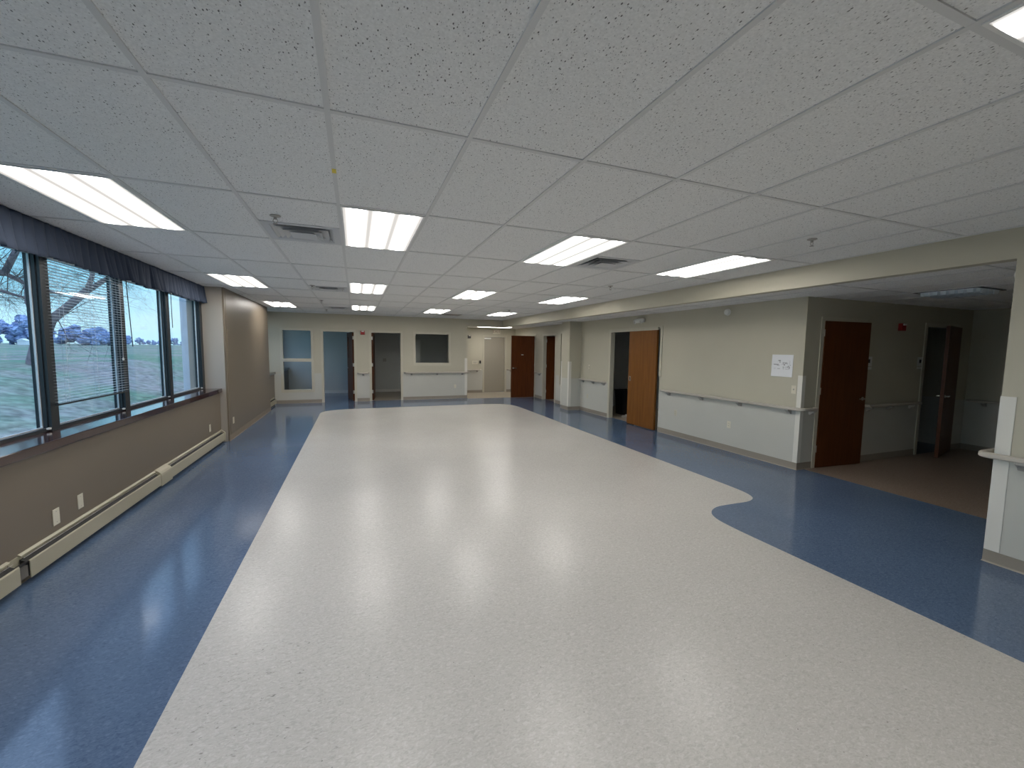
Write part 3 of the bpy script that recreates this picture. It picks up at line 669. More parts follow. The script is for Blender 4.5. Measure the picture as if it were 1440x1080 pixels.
def leaf(parent, hx, hy, ang, w, h, material, flip=1, lever_z=1.0, th=.044, vision=None, name='door_leaf', z0=.008, lever=True, hinges=True):
    """leaf hinged at (hx,hy); local x runs from the hinge along the leaf, flip picks the side of the thickness"""
    M = Matrix.Translation((hx, hy, 0)) @ Matrix.Rotation(math.radians(ang), 4, 'Z')
    y0, y1 = (0, th) if flip > 0 else (-th, 0)
    bm = bmesh.new()
    if vision:
        a, b, c, d = vision; slab(bm, 'y', y0, y1, .003, w, z0, h, [(a, b, c, d)])
    else: box(bm, .003, w, y0, y1, z0, h)
    L = obj(name, bm, material, parent); L.matrix_local = M
    if vision: obj('vision_pane', B(a, b, (y0 + y1) / 2 - .003, (y0 + y1) / 2 + .003, c, d), M_GLASS, L)
    if lever:
        for s, yy in ((-1, y0), (1, y1)):
            bm = bmesh.new(); xx = w - .065
            lathe(bm, [(.026, 0), (.026, .006), (.012, .010), (.010, .04)], 16, Matrix.Translation((xx, yy, lever_z)) @ Matrix.Rotation(-s * PI / 2, 4, 'X'))
            tube(bm, [(xx, yy + s * .042, lever_z), (xx - .05, yy + s * .045, lever_z + .002), (xx - .115, yy + s * .038, lever_z)], [.010, .008, .007], 8); obj('lever_handle', bm, M_METAL, L, smooth=False)
    if hinges:
        for z in (.28, 1.12, 1.95):
            bm = bmesh.new(); tube(bm, [(.001, y0 - .006 if flip > 0 else y1 + .006, z - .05), (.001, y0 - .006 if flip > 0 else y1 + .006, z + .05)], .008, 8)
            box(bm, -.002, .003, y0, y1, z - .05, z + .05); obj('hinge', bm, M_METAL, L)
    return L

# far wall, left doorway: leaf swung back into the room
g = door_set('door_1'); bm = bmesh.new(); casing_y(bm, D1[0], D1[1], 2.14, YF, 1); obj('door_frame', bm, M_FRAME, g)
leaf(g, D1[1] - .022, YF + .125, 180 - 78 - 1, .86, 2.115, M_WOOD2, flip=1, vision=(.62, .74, 1.32, 1.98))
g = door_set('door_2'); bm = bmesh.new(); casing_y(bm, D2[0], D2[1], 2.14, YF, 1); obj('door_frame', bm, M_FRAME, g)
leaf(g, D2[0] + .022, YF + .125, 84, .86, 2.115, M_WOOD2, flip=-1)
# alcove back door, closed and recessed, with a closer
g = door_set('door_3'); bm = bmesh.new(); casing_y(bm, DA[0], DA[1], 2.134, YA, 1); obj('door_frame', bm, M_FRAME, g)
L = leaf(g, DA[1] - .02, YA + .11, 180, DA[1] - DA[0] - .04, 2.112, M_LEAFGREY, flip=1, hinges=False, lever=False)
c = obj('door_closer', B(DA[0] + .02, DA[0] + .29, YA + .005, YA + .063, 2.03, 2.085, bev=.006), M_WHITE, g)
# open brown door in the alcove (right wall)
g = door_set('door_4'); bm = bmesh.new(); casing_x(bm, DR[0], DR[1], 2.14, XR, 1); obj('door_frame', bm, M_FRAME, g)
L = leaf(g, XR - .016, DR[0] + .0, 181.5, .86, 2.125, M_WOOD2, flip=-1, lever_z=1.02)
obj('number_plate', B(.42, .50, -.0465 + .088 - .0905 + .046 if False else .0005, .003, 1.465, 1.485), M_WHITE, L)
# doorway in the right wall behind the pilaster
g = door_set('door_5'); bm = bmesh.new(); casing_x(bm, DM[0], DM[1], 2.13, XR, 1); obj('door_frame', bm, M_FRAME, g)
leaf(g, XR + .105, DM[1] - .022, -8, .85, 2.105, M_WOOD2, flip=1)
# sliding door
g = door_set('door_6'); bm = bmesh.new()
xo, xs, xi = XR - .014, XR - .0005, XR + .102
box(bm, xo, xs, DS[1] - .02, DS[1] + .05, 0, 2.175); box(bm, xs, xi, DS[1] - .02, DS[1] - .001, 0, 2.119)
box(bm, xo, xs, DS[0] - .05, DS[1] - .02, 2.119, 2.175)
box(bm, xo, xs, DS[0] - .05, DS[0] + .012, 1.15, 2.119)
box(bm, xo - .04, xo, DS[0] + .045, DS[1] + .03, 2.095, 2.15); obj('door_frame', bm, M_FRAME, g)
bm = B(XR - .052, XR - .008, 6.922, 7.835, .018, 2.10); L = obj('door_leaf', bm, M_WOOD, g)
bm = B(XR - .0545, XR - .052, 7.745, 7.795, .995, 1.085); box(bm, XR - .0548, XR - .052, 7.74, 7.80, .99, 1.09); h_ = obj('flush_pull', bm, M_METAL, L); obj('finger_recess', B(XR - .0555, XR - .0548, 7.755, 7.785, 1.005, 1.075), M_DARK, h_)
# corridor doors
g = door_set('door_7'); bm = bmesh.new(); casing_y(bm, DC1[0], DC1[1], 2.13, YS, 1, depth=.10); obj('door_frame', bm, M_FRAME, g)
leaf(g, DC1[0] + .022, YS + .022, -3.6, .918, 2.118, M_WOOD2, flip=-1, lever_z=.995)
g = door_set('door_8'); bm = bmesh.new(); casing_y(bm, DC2[0], DC2[1], 2.13, YS, 1, depth=.10); obj('door_frame', bm, M_FRAME, g)
leaf(g, DC2[1] - .012, YS - .013, 180 + 14, .905, 2.118, M_WOOD2, flip=1, lever_z=1.0)

# interior glazing in the far wall
def glazed_y(name, a, b, panes, outer, y):
    g = door_set(name); bm = bmesh.new()
    x0, x1, z0, z1 = outer; slab(bm, 'y', y - .014, y - .0005, x0, x1, z0, z1, [(a + .015, b - .015, p0 + .015, p1 - .015) for p0, p1 in panes])
    for p0, p1 in panes: slab(bm, 'y', y - .0005, y + .12, a + .0005, b - .0005, p0 + .0005, p1 - .0005, [(a + .015, b - .015, p0 + .015, p1 - .015)])
    obj('frame', bm, M_FRAME, g)
    for p0, p1 in panes: obj('pane', B(a + .014, b - .014, y + .055, y + .061, p0 + .014, p1 - .014), M_GLASS, g)
glazed_y('window_11', G1[0], G1[1], [(.385, 1.235), (1.30, 2.145)], (G1[0] - .055, G1[1] + .055, .32, 2.20), YF)
glazed_y('window_12', W3[0], W3[1], [(1.175, 2.125)], (W3[0] - .06, W3[1] + .06, 1.10, 2.185), YF)
# narrow dark sidelight by the pilaster
g = door_set('window_13'); bm = bmesh.new(); slab(bm, 'x', XR - .012, XR - .0005, 11.06, 11.31, .56, 2.20, [(11.11, 11.26, .61, 2.15)]); obj('frame', bm, M_FRAME, g)
obj('pane', B(XR + .04, XR + .046, 11.10, 11.27, .60, 2.16), M_GLASS, g)

# ------------------------------------------------------------------ signs, alarms, fittings
t = on_wall('paper_notice', 'white paper notice with small grey diagrams taped to the right wall', 'notice', XR, 4.262, 1.473, '-x')
DARKQ = ((.31, .25, .43, .285), (.52, .55, .60, .58), (.56, .44, .64, .475), (.76, .50, .84, .53), (.67, .52, .69, .62), (.86, .45, .89, .49))
PALEQ = ((.09, .425, .34, .46), (.12, .46, .30, .475), (.25, .475, .38, .495), (.36, .31, .42, .36), (.53, .34, .74, .355), (.53, .355, .58, .42), (.60, .36, .74, .41), (.11, .63, .20, .64), (.28, .625, .40, .645), (.53, .62, .60, .65), (.65, .655, .85, .665), (.74, .53, .78, .60), (.80, .54, .86, .62), (.85, .28, .865, .44), (.74, .40, .78, .42), (.47, .44, .52, .45))
bm = bmesh.new(); n = 80
def ppt(i, j):
    u_, v_ = i / n - .5, j / n - .5
    return Vector((u_ * .322, v_ * .322, .003 + .006 * (abs(u_ * 2) ** 4) * (1 if v_ < 0 else .3) + .002 * math.sin(v_ * 9)))
F = [[bm.verts.new(ppt(i, j)) for j in range(n + 1)] for i in range(n + 1)]
K = {(i, j): bm.verts.new(ppt(i, j) - Vector((0, 0, .001))) for i in range(n + 1) for j in range(n + 1) if i in (0, n) or j in (0, n)}
for i in range(n):
    for j in range(n):
        f = bm.faces.new((F[i][j], F[i + 1][j], F[i + 1][j + 1], F[i][j + 1])); a_, b2_ = (i + .5) / n, 1 - (j + .5) / n
        f.material_index = 1 if any(q[0] < a_ < q[2] and q[1] < b2_ < q[3] for q in DARKQ) else 2 if any(q[0] < a_ < q[2] and q[1] < b2_ < q[3] for q in PALEQ) else 0
for i in range(n):
    for a_, b2_ in (((i, 0), (i + 1, 0)), ((i, n), (i + 1, n)), ((0, i), (0, i + 1)), ((n, i), (n, i + 1))):
        bm.faces.new((F[a_[0]][a_[1]], F[b2_[0]][b2_[1]], K[b2_], K[a_]))
sh = obj('sheet', bm, [M_PAPER, M_INK, M_INKL], t, smooth=True)

def alarm(x, y, z, d, label, m_=None):
    t = on_wall('fire_alarm_strobe', label, 'fire alarm', x, y, z, d)
    obj('housing', B(-.058, .058, -.062, .05, .0005, .05, bev=.006), m_ or M_RED, t)
    bm = bmesh.new(); box(bm, -.035, .035, .018, .045, .05, .068, bev=.006); obj('strobe_lens', bm, M_WHITE, t)
alarm(.221, YF, 2.11, '-y', 'red fire alarm strobe on the far wall between the two doorways')
alarm(7.99, YS, 2.09, '-y', 'red fire alarm strobe on the dark corridor wall between its two doors')
alarm(3.99, YA, 2.11, '-y', 'dark alarm strobe in the alcove just right of the far wall corner', M_DARK)

t = on_wall('emergency_light', 'white twin-head emergency light above the sliding door', 'emergency light', XR, 7.52, 2.315, '-x')
bm = bmesh.new(); lathe(bm, [(.02, -.155), (.042, -.14), (.05, -.10), (.05, .10), (.042, .14), (.02, .155)], 20, Matrix.Translation((0, 0, .045)) @ Matrix.Rotation(PI / 2, 4, 'Y')); obj('housing', bm, M_WHITE, t, smooth=True)
for s in (-1, 1):
    bm = bmesh.new(); lathe(bm, [(.018, 0), (.036, .015), (.040, .04), (.036, .046)], 18, Matrix.Translation((s * .105, -.012, .055)) @ Matrix.Rotation(.5, 4, 'X')); hd = obj('lamp_head', bm, M_WHITE, t, smooth=True)
    bm = bmesh.new(); lathe(bm, [(.030, 0), (.026, .005), (.01, .007)], 18, Matrix.Translation((s * .105, -.012, .055)) @ Matrix.Rotation(.5, 4, 'X') @ Matrix.Translation((0, 0, .0465))); obj('lens', bm, M_METAL, hd, smooth=True)
t = on_wall('wall_speaker', 'round white disc fitting high on the right wall above the handrail', 'wall fitting', XR, 5.258, 2.325, '-x')
bm = bmesh.new(); lathe(bm, [(.052, .0005), (.055, .004), (.055, .012)], 28); obj('base_ring', bm, M_WHITE, t)
bm = bmesh.new(); lathe(bm, [(.045, .012), (.048, .02), (.046, .045), (.038, .052), (.012, .053)], 28); obj('cap', bm, M_WHITE, t)
t = on_wall('round_detector', 'round white fitting high on the near wall end at the right edge', 'wall fitting', 4.93, YP, 2.30, '+y')
bm = bmesh.new(); lathe(bm, [(.060, .0005), (.062, .012), (.045, .02)], 24); obj('base_ring', bm, M_WHITE, t)
bm = bmesh.new(); lathe(bm, [(.045, .02), (.046, .05), (.03, .06), (.01, .062)], 24); obj('cap', bm, M_WHITE, t)
# room signs in the corridor
for x, lab in ((7.275, 'small pale room sign right of the closed brown corridor door'), (8.60, 'small pale room sign left of the far corridor door')):
    t = on_wall('room_sign', lab, 'sign', x, YS, 1.52, '-y', 'room signs in the dark corridor')
    obj('backing', B(-.075, .075, -.045, .10, .0005, .005, bev=.001), M_WHITE, t); obj('picture_square', B(-.028, .028, .005, .06, .005, .0056), M_DARK, t); obj('lower_strip', B(-.075, .075, -.095, -.055, .0005, .005, bev=.001), M_WHITE, t)
# exit sign above the alcove door
t = on_wall('exit_sign', 'unlit pale exit sign above the alcove back door', 'sign', 5.06, YA, 2.325, '-y')
obj('housing', B(-.15, .15, -.088, .088, .0005, .03, bev=.004), M_PLATE, t)
tx = bpy.data.curves.new('exit_letters', 'FONT'); tx.body = 'EXIT'; tx.size = .15; tx.align_x = 'CENTER'; tx.align_y = 'CENTER'; tx.extrude = .001
to = bpy.data.objects.new('exit_letters', tx); COL.objects.link(to)
bpy.context.view_layer.update()
me = bpy.data.meshes.new_from_object(to.evaluated_get(bpy.context.evaluated_depsgraph_get())); bpy.data.objects.remove(to); me.materials.clear(); me.materials.append(mat('faded_red_letters', (.36, .24, .19), .5))
lo_ = link('letters', me, t); lo_.location = (0, 0, .031)
t = on_wall('card_reader', 'black card reader on the alcove wall beside the back door', 'card reader', 4.42, YA, 1.165, '-y')
obj('housing', B(-.032, .032, -.055, .055, .0005, .022, bev=.004), M_DARK, t); obj('status_strip', B(-.012, .012, .038, .042, .022, .0225), M_METAL, t)
t = on_wall('notice_plate', 'pale plate with two text lines on the alcove wall, left of the card reader', 'sign', 4.22, YA, 1.15, '-y')
obj('backing', B(-.11, .11, -.06, .06, .0005, .004, bev=.001), M_PLATE, t)
bm = bmesh.new(); box(bm, -.08, .08, .005, .022, .004, .0045); box(bm, -.06, .06, -.03, -.015, .004, .0045); obj('text_lines', bm, M_BRKT, t)

# yellow tag on the ceiling bar
tag(obj('yellow_tag', B(GX(0) - .012, GX(0) + .010, 2.565, 2.62, HC - .0085, HC - .0062), M_YEL), 'small yellow sticker on a ceiling grid bar near the viewer', 'sticker')

# contents of the dark room behind the sliding door
t = thing('storage_bin', 'dark tall bin just inside the half-open sliding door', 'bin', (6.62, 9.05, .001))
bm = bmesh.new(); lo4 = [(-.16, -.16), (.16, -.16), (.16, .16), (-.16, .16)]
a = [bm.verts.new((x, y, 0)) for x, y in lo4]; b = [bm.verts.new((x * 1.2, y * 1.2, .62)) for x, y in lo4]; c = [bm.verts.new((x * 1.12, y * 1.12, .60)) for x, y in lo4]; d_ = [bm.verts.new((x * .9, y * .9, .03)) for x, y in lo4]
for i in range(4):
    j = (i + 1) % 4; bm.faces.new((a[i], a[j], b[j], b[i])); bm.faces.new((b[i], b[j], c[j], c[i])); bm.faces.new((c[i], c[j], d_[j], d_[i]))
bm.faces.new(a[::-1]); bm.faces.new(d_)
obj('body', bm, M_DARK, t)
bm = bmesh.new(); slab(bm, 'z', .62, .645, -.205, .205, -.205, .205, [(-.17, .17, -.17, .17)]); obj('rim', bm, M_DARK, t)
rj = random.Random(5)
for k, (x, y) in enumerate(((6.22, 8.52), (6.36, 8.60), (6.30, 8.36), (6.48, 8.42))):
    bm = bmesh.new(); bmesh.ops.create_icosphere(bm, subdivisions=2, radius=.055)
    for v in bm.verts: v.co = Vector((v.co.x * rj.uniform(.9, 1.5), v.co.y * rj.uniform(.8, 1.3), max(-.03, v.co.z * rj.uniform(.4, .8))))
    zmin = min(v.co.z for v in bm.verts)
    o = obj('crumpled_debris', bm, [M_BRKT, M_WHITE][k % 2], loc=(x, y, .001 - zmin)); tag(o, 'crumpled scrap lying on the floor inside the sliding doorway', 'debris', 'crumpled scraps inside the sliding doorway')
# pale cabinet added as a stand-in for a whitish patch in the interior window
t = thing('stand_in_cabinet', 'pale stand-in cabinet added for a whitish patch at the left inside the dark interior window', 'cabinet', (2.05, 15.9, .001))
obj('body', B(-.22, .22, -.25, .25, 0, 1.95), M_WHITE, t)
for k in range(4):
    d2 = obj('drawer', B(-.20, .20, -.262, -.25, .10 + k * .46, .53 + k * .46, bev=.003), M_WHITE, t); obj('pull', B(-.05, .05, -.275, -.262, .30 + k * .46, .32 + k * .46), M_METAL, d2)

# ------------------------------------------------------------------ ceiling lights
def make_light(label):
    t = thing('ceiling_light', label, 'ceiling light', (0, 0, 0), 0, 'lit recessed ceiling panels')
    hw, hl = T / 2 - .013, T - .013
    bm = bmesh.new(); slab(bm, 'z', -.010, -.0008, -hw, hw, -hl, hl, [(-hw + .012, hw - .012, -hl + .012, hl - .012)]); obj('frame', bm, M_LENSRIM, t)
    obj('lens', B(-hw + .0125, hw - .0125, -hl + .0125, hl - .0125, -.007, -.001), M_LENS, t)
    return t
L0 = None
RN = {1: 'nearest', 4: 'middle', 7: 'farthest'}
CN = {-3: 'in the row along the windows', 0: 'in the second row from the windows', 3: 'in the third row from the windows', 6: 'in the row beside the right beam'}
for r in (1, 4, 7):
    for j in (-3, 0, 3, 6):
        lab = '%s lit ceiling panel %s' % (RN[r], CN[j]); loc = (GX(j) + T / 2, GY(r) + T, HC)
        if L0 is None: L0 = make_light(lab); L0.location = loc
        else: dup(L0, loc, None, lab)
dup(L0, (GX(3) + T / 2, GY(-2) + T, HC), None, 'lit ceiling panel cut off by the top right corner of the picture')
for j in (-3, 0): dup(L0, (GX(j) + T / 2, GY(-2) + T, HC), None, 'lit ceiling panel behind the viewpoint ' + CN[j])
dup(L0, (4.62, 14.0, HL), PI / 2, 'lit ceiling panel in the alcove near the exit sign')

# unlit louvred light in the corridor
t = thing('louvred_ceiling_light', 'unlit louvred ceiling light in the dark corridor', 'ceiling light', (6.90, 2.87, HL))
bm = bmesh.new(); slab(bm, 'z', -.010, -.0008, -.30, .30, -.30, .30, [(-.27, .27, -.27, .27)]); obj('frame', bm, M_DARK, t)
bm = bmesh.new()
for k in range(7): box(bm, -.27, .27, -.235 + k * .078 - .002, -.235 + k * .078 + .002, -.055, -.010)
for k in range(4): box(bm, -.20 + k * .135 - .006, -.20 + k * .135 + .006, -.27, .27, -.05, -.010)
obj('louvers', bm, M_PARA, t)
obj('reflector', B(-.27, .27, -.27, .27, -.0095, -.004), M_PARA, t)

# ------------------------------------------------------------------ vents
def make_vent(label):
    t = thing('air_vent', label, 'air vent', (0, 0, 0), 0, 'square louvred ceiling vents')
    bm = bmesh.new(); slab(bm, 'z', -.005, -.0008, -.292, .292, -.292, .292, [(-.235, .235, -.235, .235)]); obj('frame', bm, M_LOUV, t)
    def cone(r0, z0, r1, z1, th=.004):
        bm = bmesh.new(); q = lambda r, z: [bm.verts.new((sx * r, sy_ * r, z)) for sx, sy_ in ((-1, -1), (1, -1), (1, 1), (-1, 1))]
        A, Bv, C, D = q(r0, z0), q(r1, z1), q(r1 - th, z1), q(r0 - th, z0)
        for i in range(4):
            j = (i + 1) % 4
            for X, Y in ((A, Bv), (Bv, C), (C, D), (D, A)): bm.faces.new((X[i], X[j], Y[j], Y[i]))
        return bm
    obj('louver_ring', cone(.234, -.003, .165, .045), M_LOUV, t)
    obj('louver_ring', cone(.200, -.010, .115, .038), M_LOUV, t)
    obj('louver_ring', cone(.150, -.022, .075, .028), M_LOUV, t)
    bm = bmesh.new(); q0 = [bm.verts.new((sx * .10, sy_ * .10, -.024)) for sx, sy_ in ((-1, -1), (1, -1), (1, 1), (-1, 1))]; q1 = [bm.verts.new((sx * .04, sy_ * .04, .01)) for sx, sy_ in ((-1, -1), (1, -1), (1, 1), (-1, 1))]
    for i in range(4): bm.faces.new((q0[i], q0[(i + 1) % 4], q1[(i + 1) % 4], q1[i]))
    bm.faces.new(q0[::-1]); bm.faces.new(q1); obj('centre_plate', bm, M_LOUV, t)
    bm = bmesh.new()
    for a_ in (0, PI / 2):
        R_ = Matrix.Rotation(a_ + PI / 4, 4, 'Z'); box(bm, -.29, .29, -.003, .003, .005, .030, R_)
    obj('brace', bm, M_LOUV, t)
    bm = bmesh.new(); slab(bm, 'z', .001, .16, -.252, .252, -.252, .252, [(-.245, .245, -.245, .245)]); box(bm, -.252, .252, -.252, .252, .16, .165); obj('duct_box', bm, M_DUCT, t)
    return t
V0 = None
for j, r, lab in vent_spots:
    loc = (GX(j) + T / 2, GY(r) + T / 2, HC)
    if V0 is None: V0 = make_vent(lab); V0.location = loc
    else: dup(V0, loc, None, lab)
t = thing('return_grille', 'flat grey return grille in the ceiling close to the far wall', 'air vent', (GX(4) + T / 2, GY(8) + T / 2, HC))
bm = bmesh.new(); slab(bm, 'z', -.006, -.0008, -.292, .292, -.292, .292, [(-.26, .26, -.26, .26)]); obj('frame', bm, M_LOUV, t)
bm = bmesh.new()
for k in range(40): box(bm, -.26, .26, -.255 + k * .013, -.253 + k * .013, -.006, .008)
for k in range(40): box(bm, -.255 + k * .013, -.2535 + k * .013, -.26, .26, -.004, .006)
obj('egg_crate', bm, M_BRKT, t)
obj('duct_box', B(-.27, .27, -.27, .27, .05, .055), M_DUCT, t)

# sprinklers
def make_sprinkler(label):
    t = thing('sprinkler_head', label, 'sprinkler', (0, 0, 0), 0, 'pendent ceiling sprinklers')
    bm = bmesh.new(); lathe(bm, [(.036, -.0008), (.038, -.006), (.020, -.012), (.016, -.013)], 20); obj('escutcheon', bm, M_BRKT, t)
    bm = bmesh.new(); lathe(bm, [(.011, -.013), (.011, -.028), (.006, -.030)], 12); tube(bm, [(.010, 0, -.026), (.016, 0, -.042), (.004, 0, -.058)], .0025, 6); tube(bm, [(-.010, 0, -.026), (-.016, 0, -.042), (-.004, 0, -.058)], .0025, 6); obj('body', bm, M_BRKT, t)
    bm = bmesh.new(); lathe(bm, [(.006, -.056), (.017, -.060), (.017, -.062)], 16); obj('deflector', bm, M_BRKT, t)
    return t
S0 = None
for x, y, lab in ((-.547, 3.64, 'sprinkler beside the nearest left ceiling vent'), (3.71, 2.515, 'sprinkler in the ceiling near the beam, closest on the right'), (3.66, 5.47, 'sprinkler in the ceiling near the beam, between nearest and middle panels'),
                  (-.628, 7.44, 'sprinkler beside the middle left ceiling vent'), (-.65, 9.71, 'sprinkler between the middle and farthest left ceiling vents'), (3.65, 9.89, 'sprinkler in the ceiling near the beam at the far end'), (-.69, 12.02, 'sprinkler just beyond the farthest left ceiling vent')):
    if S0 is None: S0 = make_sprinkler(lab); S0.location = (x, y, HC)
    else: dup(S0, (x, y, HC), None, lab)

# ------------------------------------------------------------------ outside
def gz(x, y):
    d = max(0, -x - 2.6); s = min(1, max(0, (d - .8) / 7)); q = min(1, max(0, (d - 12) / 45)); h = -.28 + 1.28 * s * s * (3 - 2 * s) + .30 * q * q * (3 - 2 * q)
    return h + .03 * math.sin(x * .7) * math.cos(y * .5)
M_GRASS = bpy.data.materials.new('winter_lawn'); M_GRASS.use_nodes = True
t_ = M_GRASS.node_tree; b_ = t_.nodes['Principled BSDF']; b_.inputs['Roughness'].default_value = .95; b_.inputs['Specular IOR Level'].default_value = .1
tcn = N(t_, 'ShaderNodeTexCoord')
n1 = N(t_, 'ShaderNodeTexNoise'); n1.inputs['Scale'].default_value = .35; n1.inputs['Detail'].default_value = 6; t_.links.new(tcn.outputs['Object'], n1.inputs['Vector'])
n2 = N(t_, 'ShaderNodeTexNoise'); n2.inputs['Scale'].default_value = 5; n2.inputs['Detail'].default_value = 6; t_.links.new(tcn.outputs['Object'], n2.inputs['Vector'])
r1 = N(t_, 'ShaderNodeValToRGB'); r1.color_ramp.elements[0].color = (.13, .22, .15, 1); r1.color_ramp.elements[1].color = (.27, .25, .24, 1); r1.color_ramp.elements[0].position = .42; r1.color_ramp.elements[1].position = .6; t_.links.new(n1.outputs['Fac'], r1.inputs[0])
r2 = N(t_, 'ShaderNodeMapRange'); r2.inputs['From Min'].default_value = .3; r2.inputs['From Max'].default_value = .7; r2.inputs['To Min'].default_value = .55; r2.inputs['To Max'].default_value = 1.45; t_.links.new(n2.outputs['Fac'], r2.inputs['Value'])
v_ = N(t_, 'ShaderNodeVectorMath', operation='SCALE'); t_.links.new(r1.outputs[0], v_.inputs[0]); t_.links.new(r2.outputs[0], v_.inputs['Scale']); t_.links.new(v_.outputs[0], b_.inputs['Base Color'])
bm = bmesh.new()
xs_ = [-2.62, -3.4, -4.2, -5, -6, -7, -8, -9, -10, -11, -12, -13, -14, -15, -17, -20, -26, -40, -70, -120, -220, -400]; ys_ = [-120, -40, -15, -8, -4, 0, 2, 4, 6, 8, 10, 12, 14, 16, 18, 20, 23, 27, 32, 40, 55, 80, 130, 200, 320, 500, 800]
g_ = [[bm.verts.new((x, y, gz(x, y))) for y in ys_] for x in xs_]
for i in range(len(xs_) - 1):
    for j in range(len(ys_) - 1): bm.faces.new((g_[i][j], g_[i][j + 1], g_[i + 1][j + 1], g_[i + 1][j]))
gl_ = obj('lawn', bm, M_GRASS, smooth=True); gl_['kind'] = 'structure'

M_BARK = mat('grey_brown_bark', (.21, .17, .18), .9, noise=(6, .3))
M_TWIG = mat('dark_twigs', (.07, .06, .06), .9)
def grow(bm, p, d, r, L, depth, rnd, droop=.0, n=4):
    pts = [p]; rad = [r]; q = p.copy(); dd = d.copy(); seg = 4
    for s in range(seg):
        dd = (dd + Vector((rnd.uniform(-.25, .25), rnd.uniform(-.25, .25), rnd.uniform(-.22, .2) - droop))).normalized()
        q = q + dd * L / seg; pts.append(q.copy()); rad.append(r * (1 - .6 * (s + 1) / seg))
    tube(bm, pts, rad, n, cap=False)
    if depth > 0:
        for i in range(1, len(pts)):
            for _ in range(2 if i > 1 else 1):
                a = Vector((rnd.uniform(-1, 1), rnd.uniform(-1, 1), rnd.uniform(-.8, .7))).normalized()
                nd = (dd * .6 + a * .9).normalized()
                grow(bm, pts[i], nd, rad[i] * .55, L * rnd.uniform(.45, .75), depth - 1, rnd, droop, 3)
def bare_tree(label, trunk, limbs, seed, depth=3, tl=1.6, r0=.03, name='bare_tree', group=None):
    rnd = random.Random(seed)
    base = Vector(trunk[0][:3]); t = thing(name, label, 'tree', base, 0, group)
    rel = lambda p: Vector(p[:3]) - base
    bm = bmesh.new(); tube(bm, [rel(p) for p in trunk], [p[3] for p in trunk], 12); obj('trunk', bm, M_BARK, t, smooth=True)
    tw = bmesh.new()
    for lb in limbs:
        bm = bmesh.new(); tube(bm, [rel(p) for p in lb], [p[3] for p in lb], 8); obj('limb', bm, M_BARK, t, smooth=True)
        for a, b in zip(lb, lb[1:]):
            A, Bq = rel(a), rel(b); k = max(2, int((Bq - A).length / .28))
            for i in range(k):
                p = A.lerp(Bq, (i + rnd.random()) / k); dv = Vector((rnd.uniform(-1, 1), rnd.uniform(-.6, .6), rnd.uniform(-.5, .9))).normalized()
                grow(tw, p, dv, r0 * rnd.uniform(.6, 1.1), tl * rnd.uniform(.5, 1.1), depth, rnd, .05, 3)
    o = obj('twigs', tw, M_TWIG, t); o['kind'] = 'stuff'
    return t
zb_ = gz(-9.7, 18)
bare_tree('big bare tree on the lawn with a thick limb rising behind the slat blind',
          [(-9.68, 18, zb_ - .3, .27), (-9.67, 18, 1.1, .24), (-9.60, 18, 1.5, .21), (-9.44, 18, 2.0, .19)],
          [[(-9.44, 18, 1.95, .18), (-9.23, 18, 2.42, .14), (-8.75, 18, 2.92, .125), (-8.28, 18, 3.42, .11)], [(-8.28, 18, 3.40, .08), (-8.12, 18, 3.9, .065), (-8.05, 18, 4.8, .06), (-7.7, 18.2, 6.2, .03)],
           [(-8.28, 18, 3.40, .09), (-7.9, 18, 3.72, .075), (-7.4, 17.9, 4.05, .05), (-6.3, 17.6, 4.9, .05), (-4.6, 17.2, 5.5, .02)], [(-9.44, 18, 1.95, .14), (-9.9, 18.4, 3.0, .15), (-10.1, 18.8, 4.8, .08), (-9.8, 19, 7.0, .03)]], 21, depth=3, tl=1.5, r0=.018)
bare_tree('bare tree whose limbs fork across the top of the leftmost window',
          [(-21.170, 26.970, -1.619, 0.652), (-20.735, 26.680, 2.441, 0.493), (-19.720, 26.390, 4.471, 0.377)],
          [[(-19.865, 26.390, 4.326, 0.290), (-17.690, 26.100, 4.906, 0.217), (-15.805, 26.100, 4.877, 0.160), (-14.790, 26.100, 4.819, 0.145)], [(-14.862, 26.100, 4.819, 0.131), (-14.442, 26.100, 5.776, 0.123), (-13.630, 26.100, 7.371, 0.072), (-13.050, 26.100, 8.821, 0.043)],
           [(-14.862, 26.100, 4.819, 0.102), (-14.050, 26.100, 4.297, 0.072), (-12.905, 26.100, 3.964, 0.029)], [(-17.690, 26.100, 4.761, 0.087), (-15.950, 26.100, 4.326, 0.080), (-15.007, 26.100, 4.007, 0.072), (-13.920, 26.100, 3.630, 0.043)], [(-19.720, 26.390, 4.326, 0.290), (-19.430, 26.970, 6.791, 0.174), (-17.835, 27.550, 9.401, 0.072)]], 5, depth=3, tl=1.9, r0=.023)

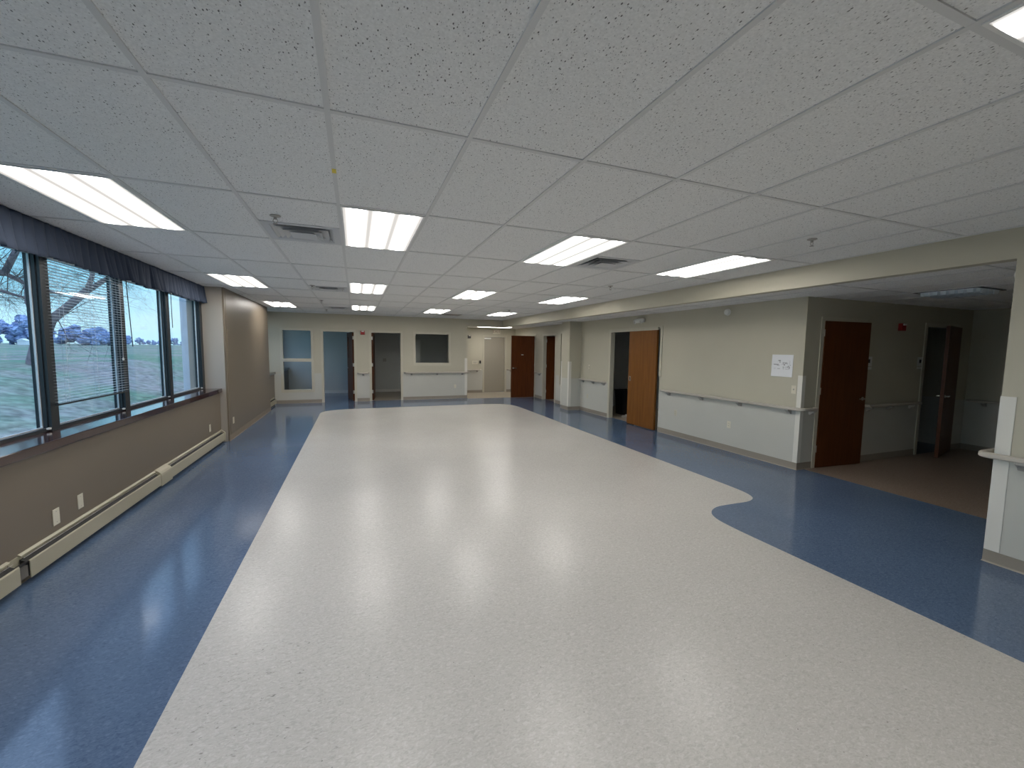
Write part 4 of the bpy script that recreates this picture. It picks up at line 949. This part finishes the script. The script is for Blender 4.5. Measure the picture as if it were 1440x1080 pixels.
# far trees: rounded bare crowns, distance haze mixed into their colour
M_FAR = mat('haze_tinted_far_trees', (.34, .42, .62), .95, noise=(.6, .25))
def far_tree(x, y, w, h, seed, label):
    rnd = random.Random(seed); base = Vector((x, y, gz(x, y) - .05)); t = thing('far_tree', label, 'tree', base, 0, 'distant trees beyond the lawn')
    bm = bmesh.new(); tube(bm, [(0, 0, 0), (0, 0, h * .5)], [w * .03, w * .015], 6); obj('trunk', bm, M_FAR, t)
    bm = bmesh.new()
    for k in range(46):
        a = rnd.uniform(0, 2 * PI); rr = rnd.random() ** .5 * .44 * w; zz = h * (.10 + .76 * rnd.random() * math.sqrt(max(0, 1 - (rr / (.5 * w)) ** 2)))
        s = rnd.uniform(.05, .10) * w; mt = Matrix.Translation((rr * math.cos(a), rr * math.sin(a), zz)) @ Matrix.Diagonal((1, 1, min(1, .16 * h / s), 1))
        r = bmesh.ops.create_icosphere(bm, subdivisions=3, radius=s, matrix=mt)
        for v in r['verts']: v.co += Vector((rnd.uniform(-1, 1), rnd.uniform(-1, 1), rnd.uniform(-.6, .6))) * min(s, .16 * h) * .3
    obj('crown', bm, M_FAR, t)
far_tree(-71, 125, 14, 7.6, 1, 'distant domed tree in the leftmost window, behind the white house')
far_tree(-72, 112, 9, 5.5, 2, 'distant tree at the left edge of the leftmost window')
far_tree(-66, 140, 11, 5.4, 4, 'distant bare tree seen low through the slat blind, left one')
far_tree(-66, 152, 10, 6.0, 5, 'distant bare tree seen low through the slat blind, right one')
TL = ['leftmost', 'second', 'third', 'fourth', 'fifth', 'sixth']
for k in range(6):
    far_tree(-162 + k * 7.2, 400, 6.9, 6.0 + 1.3 * math.sin(k * 2.1), 30 + k, 'low haze-tinted tree of the far treeline, %s of six seen through the two right windows' % TL[k])
t = thing('white_house', 'tiny white house in front of the distant trees in the leftmost window', 'house', (-66, 119.5, gz(-66, 119)))
obj('walls', B(-.7, .7, -.6, .6, -.2, .8), M_PAPER, t)
bm = bmesh.new(); vs = [bm.verts.new(p) for p in ((-.8, -.7, .8), (.8, -.7, .8), (0, -.7, 1.3), (-.8, .7, .8), (.8, .7, .8), (0, .7, 1.3))]
for q in ((0, 1, 2), (3, 5, 4), (0, 2, 5, 3), (1, 4, 5, 2), (0, 3, 4, 1)): bm.faces.new([vs[i] for i in q])
obj('roof', bm, M_PAPER, t)
# concrete column outside the fourth window
tag(obj('exterior_column', (lambda b: (lathe(b, [(.30, 0), (.30, 3.6)], 32), b)[1])(bmesh.new()), mat('pale_concrete', (.50, .52, .56), .8, noise=(3, .1)), smooth=False, loc=(-3.42, 11.62, gz(-3.4, 11.6) - .05)), 'pale round concrete column outside the fourth window', 'column')
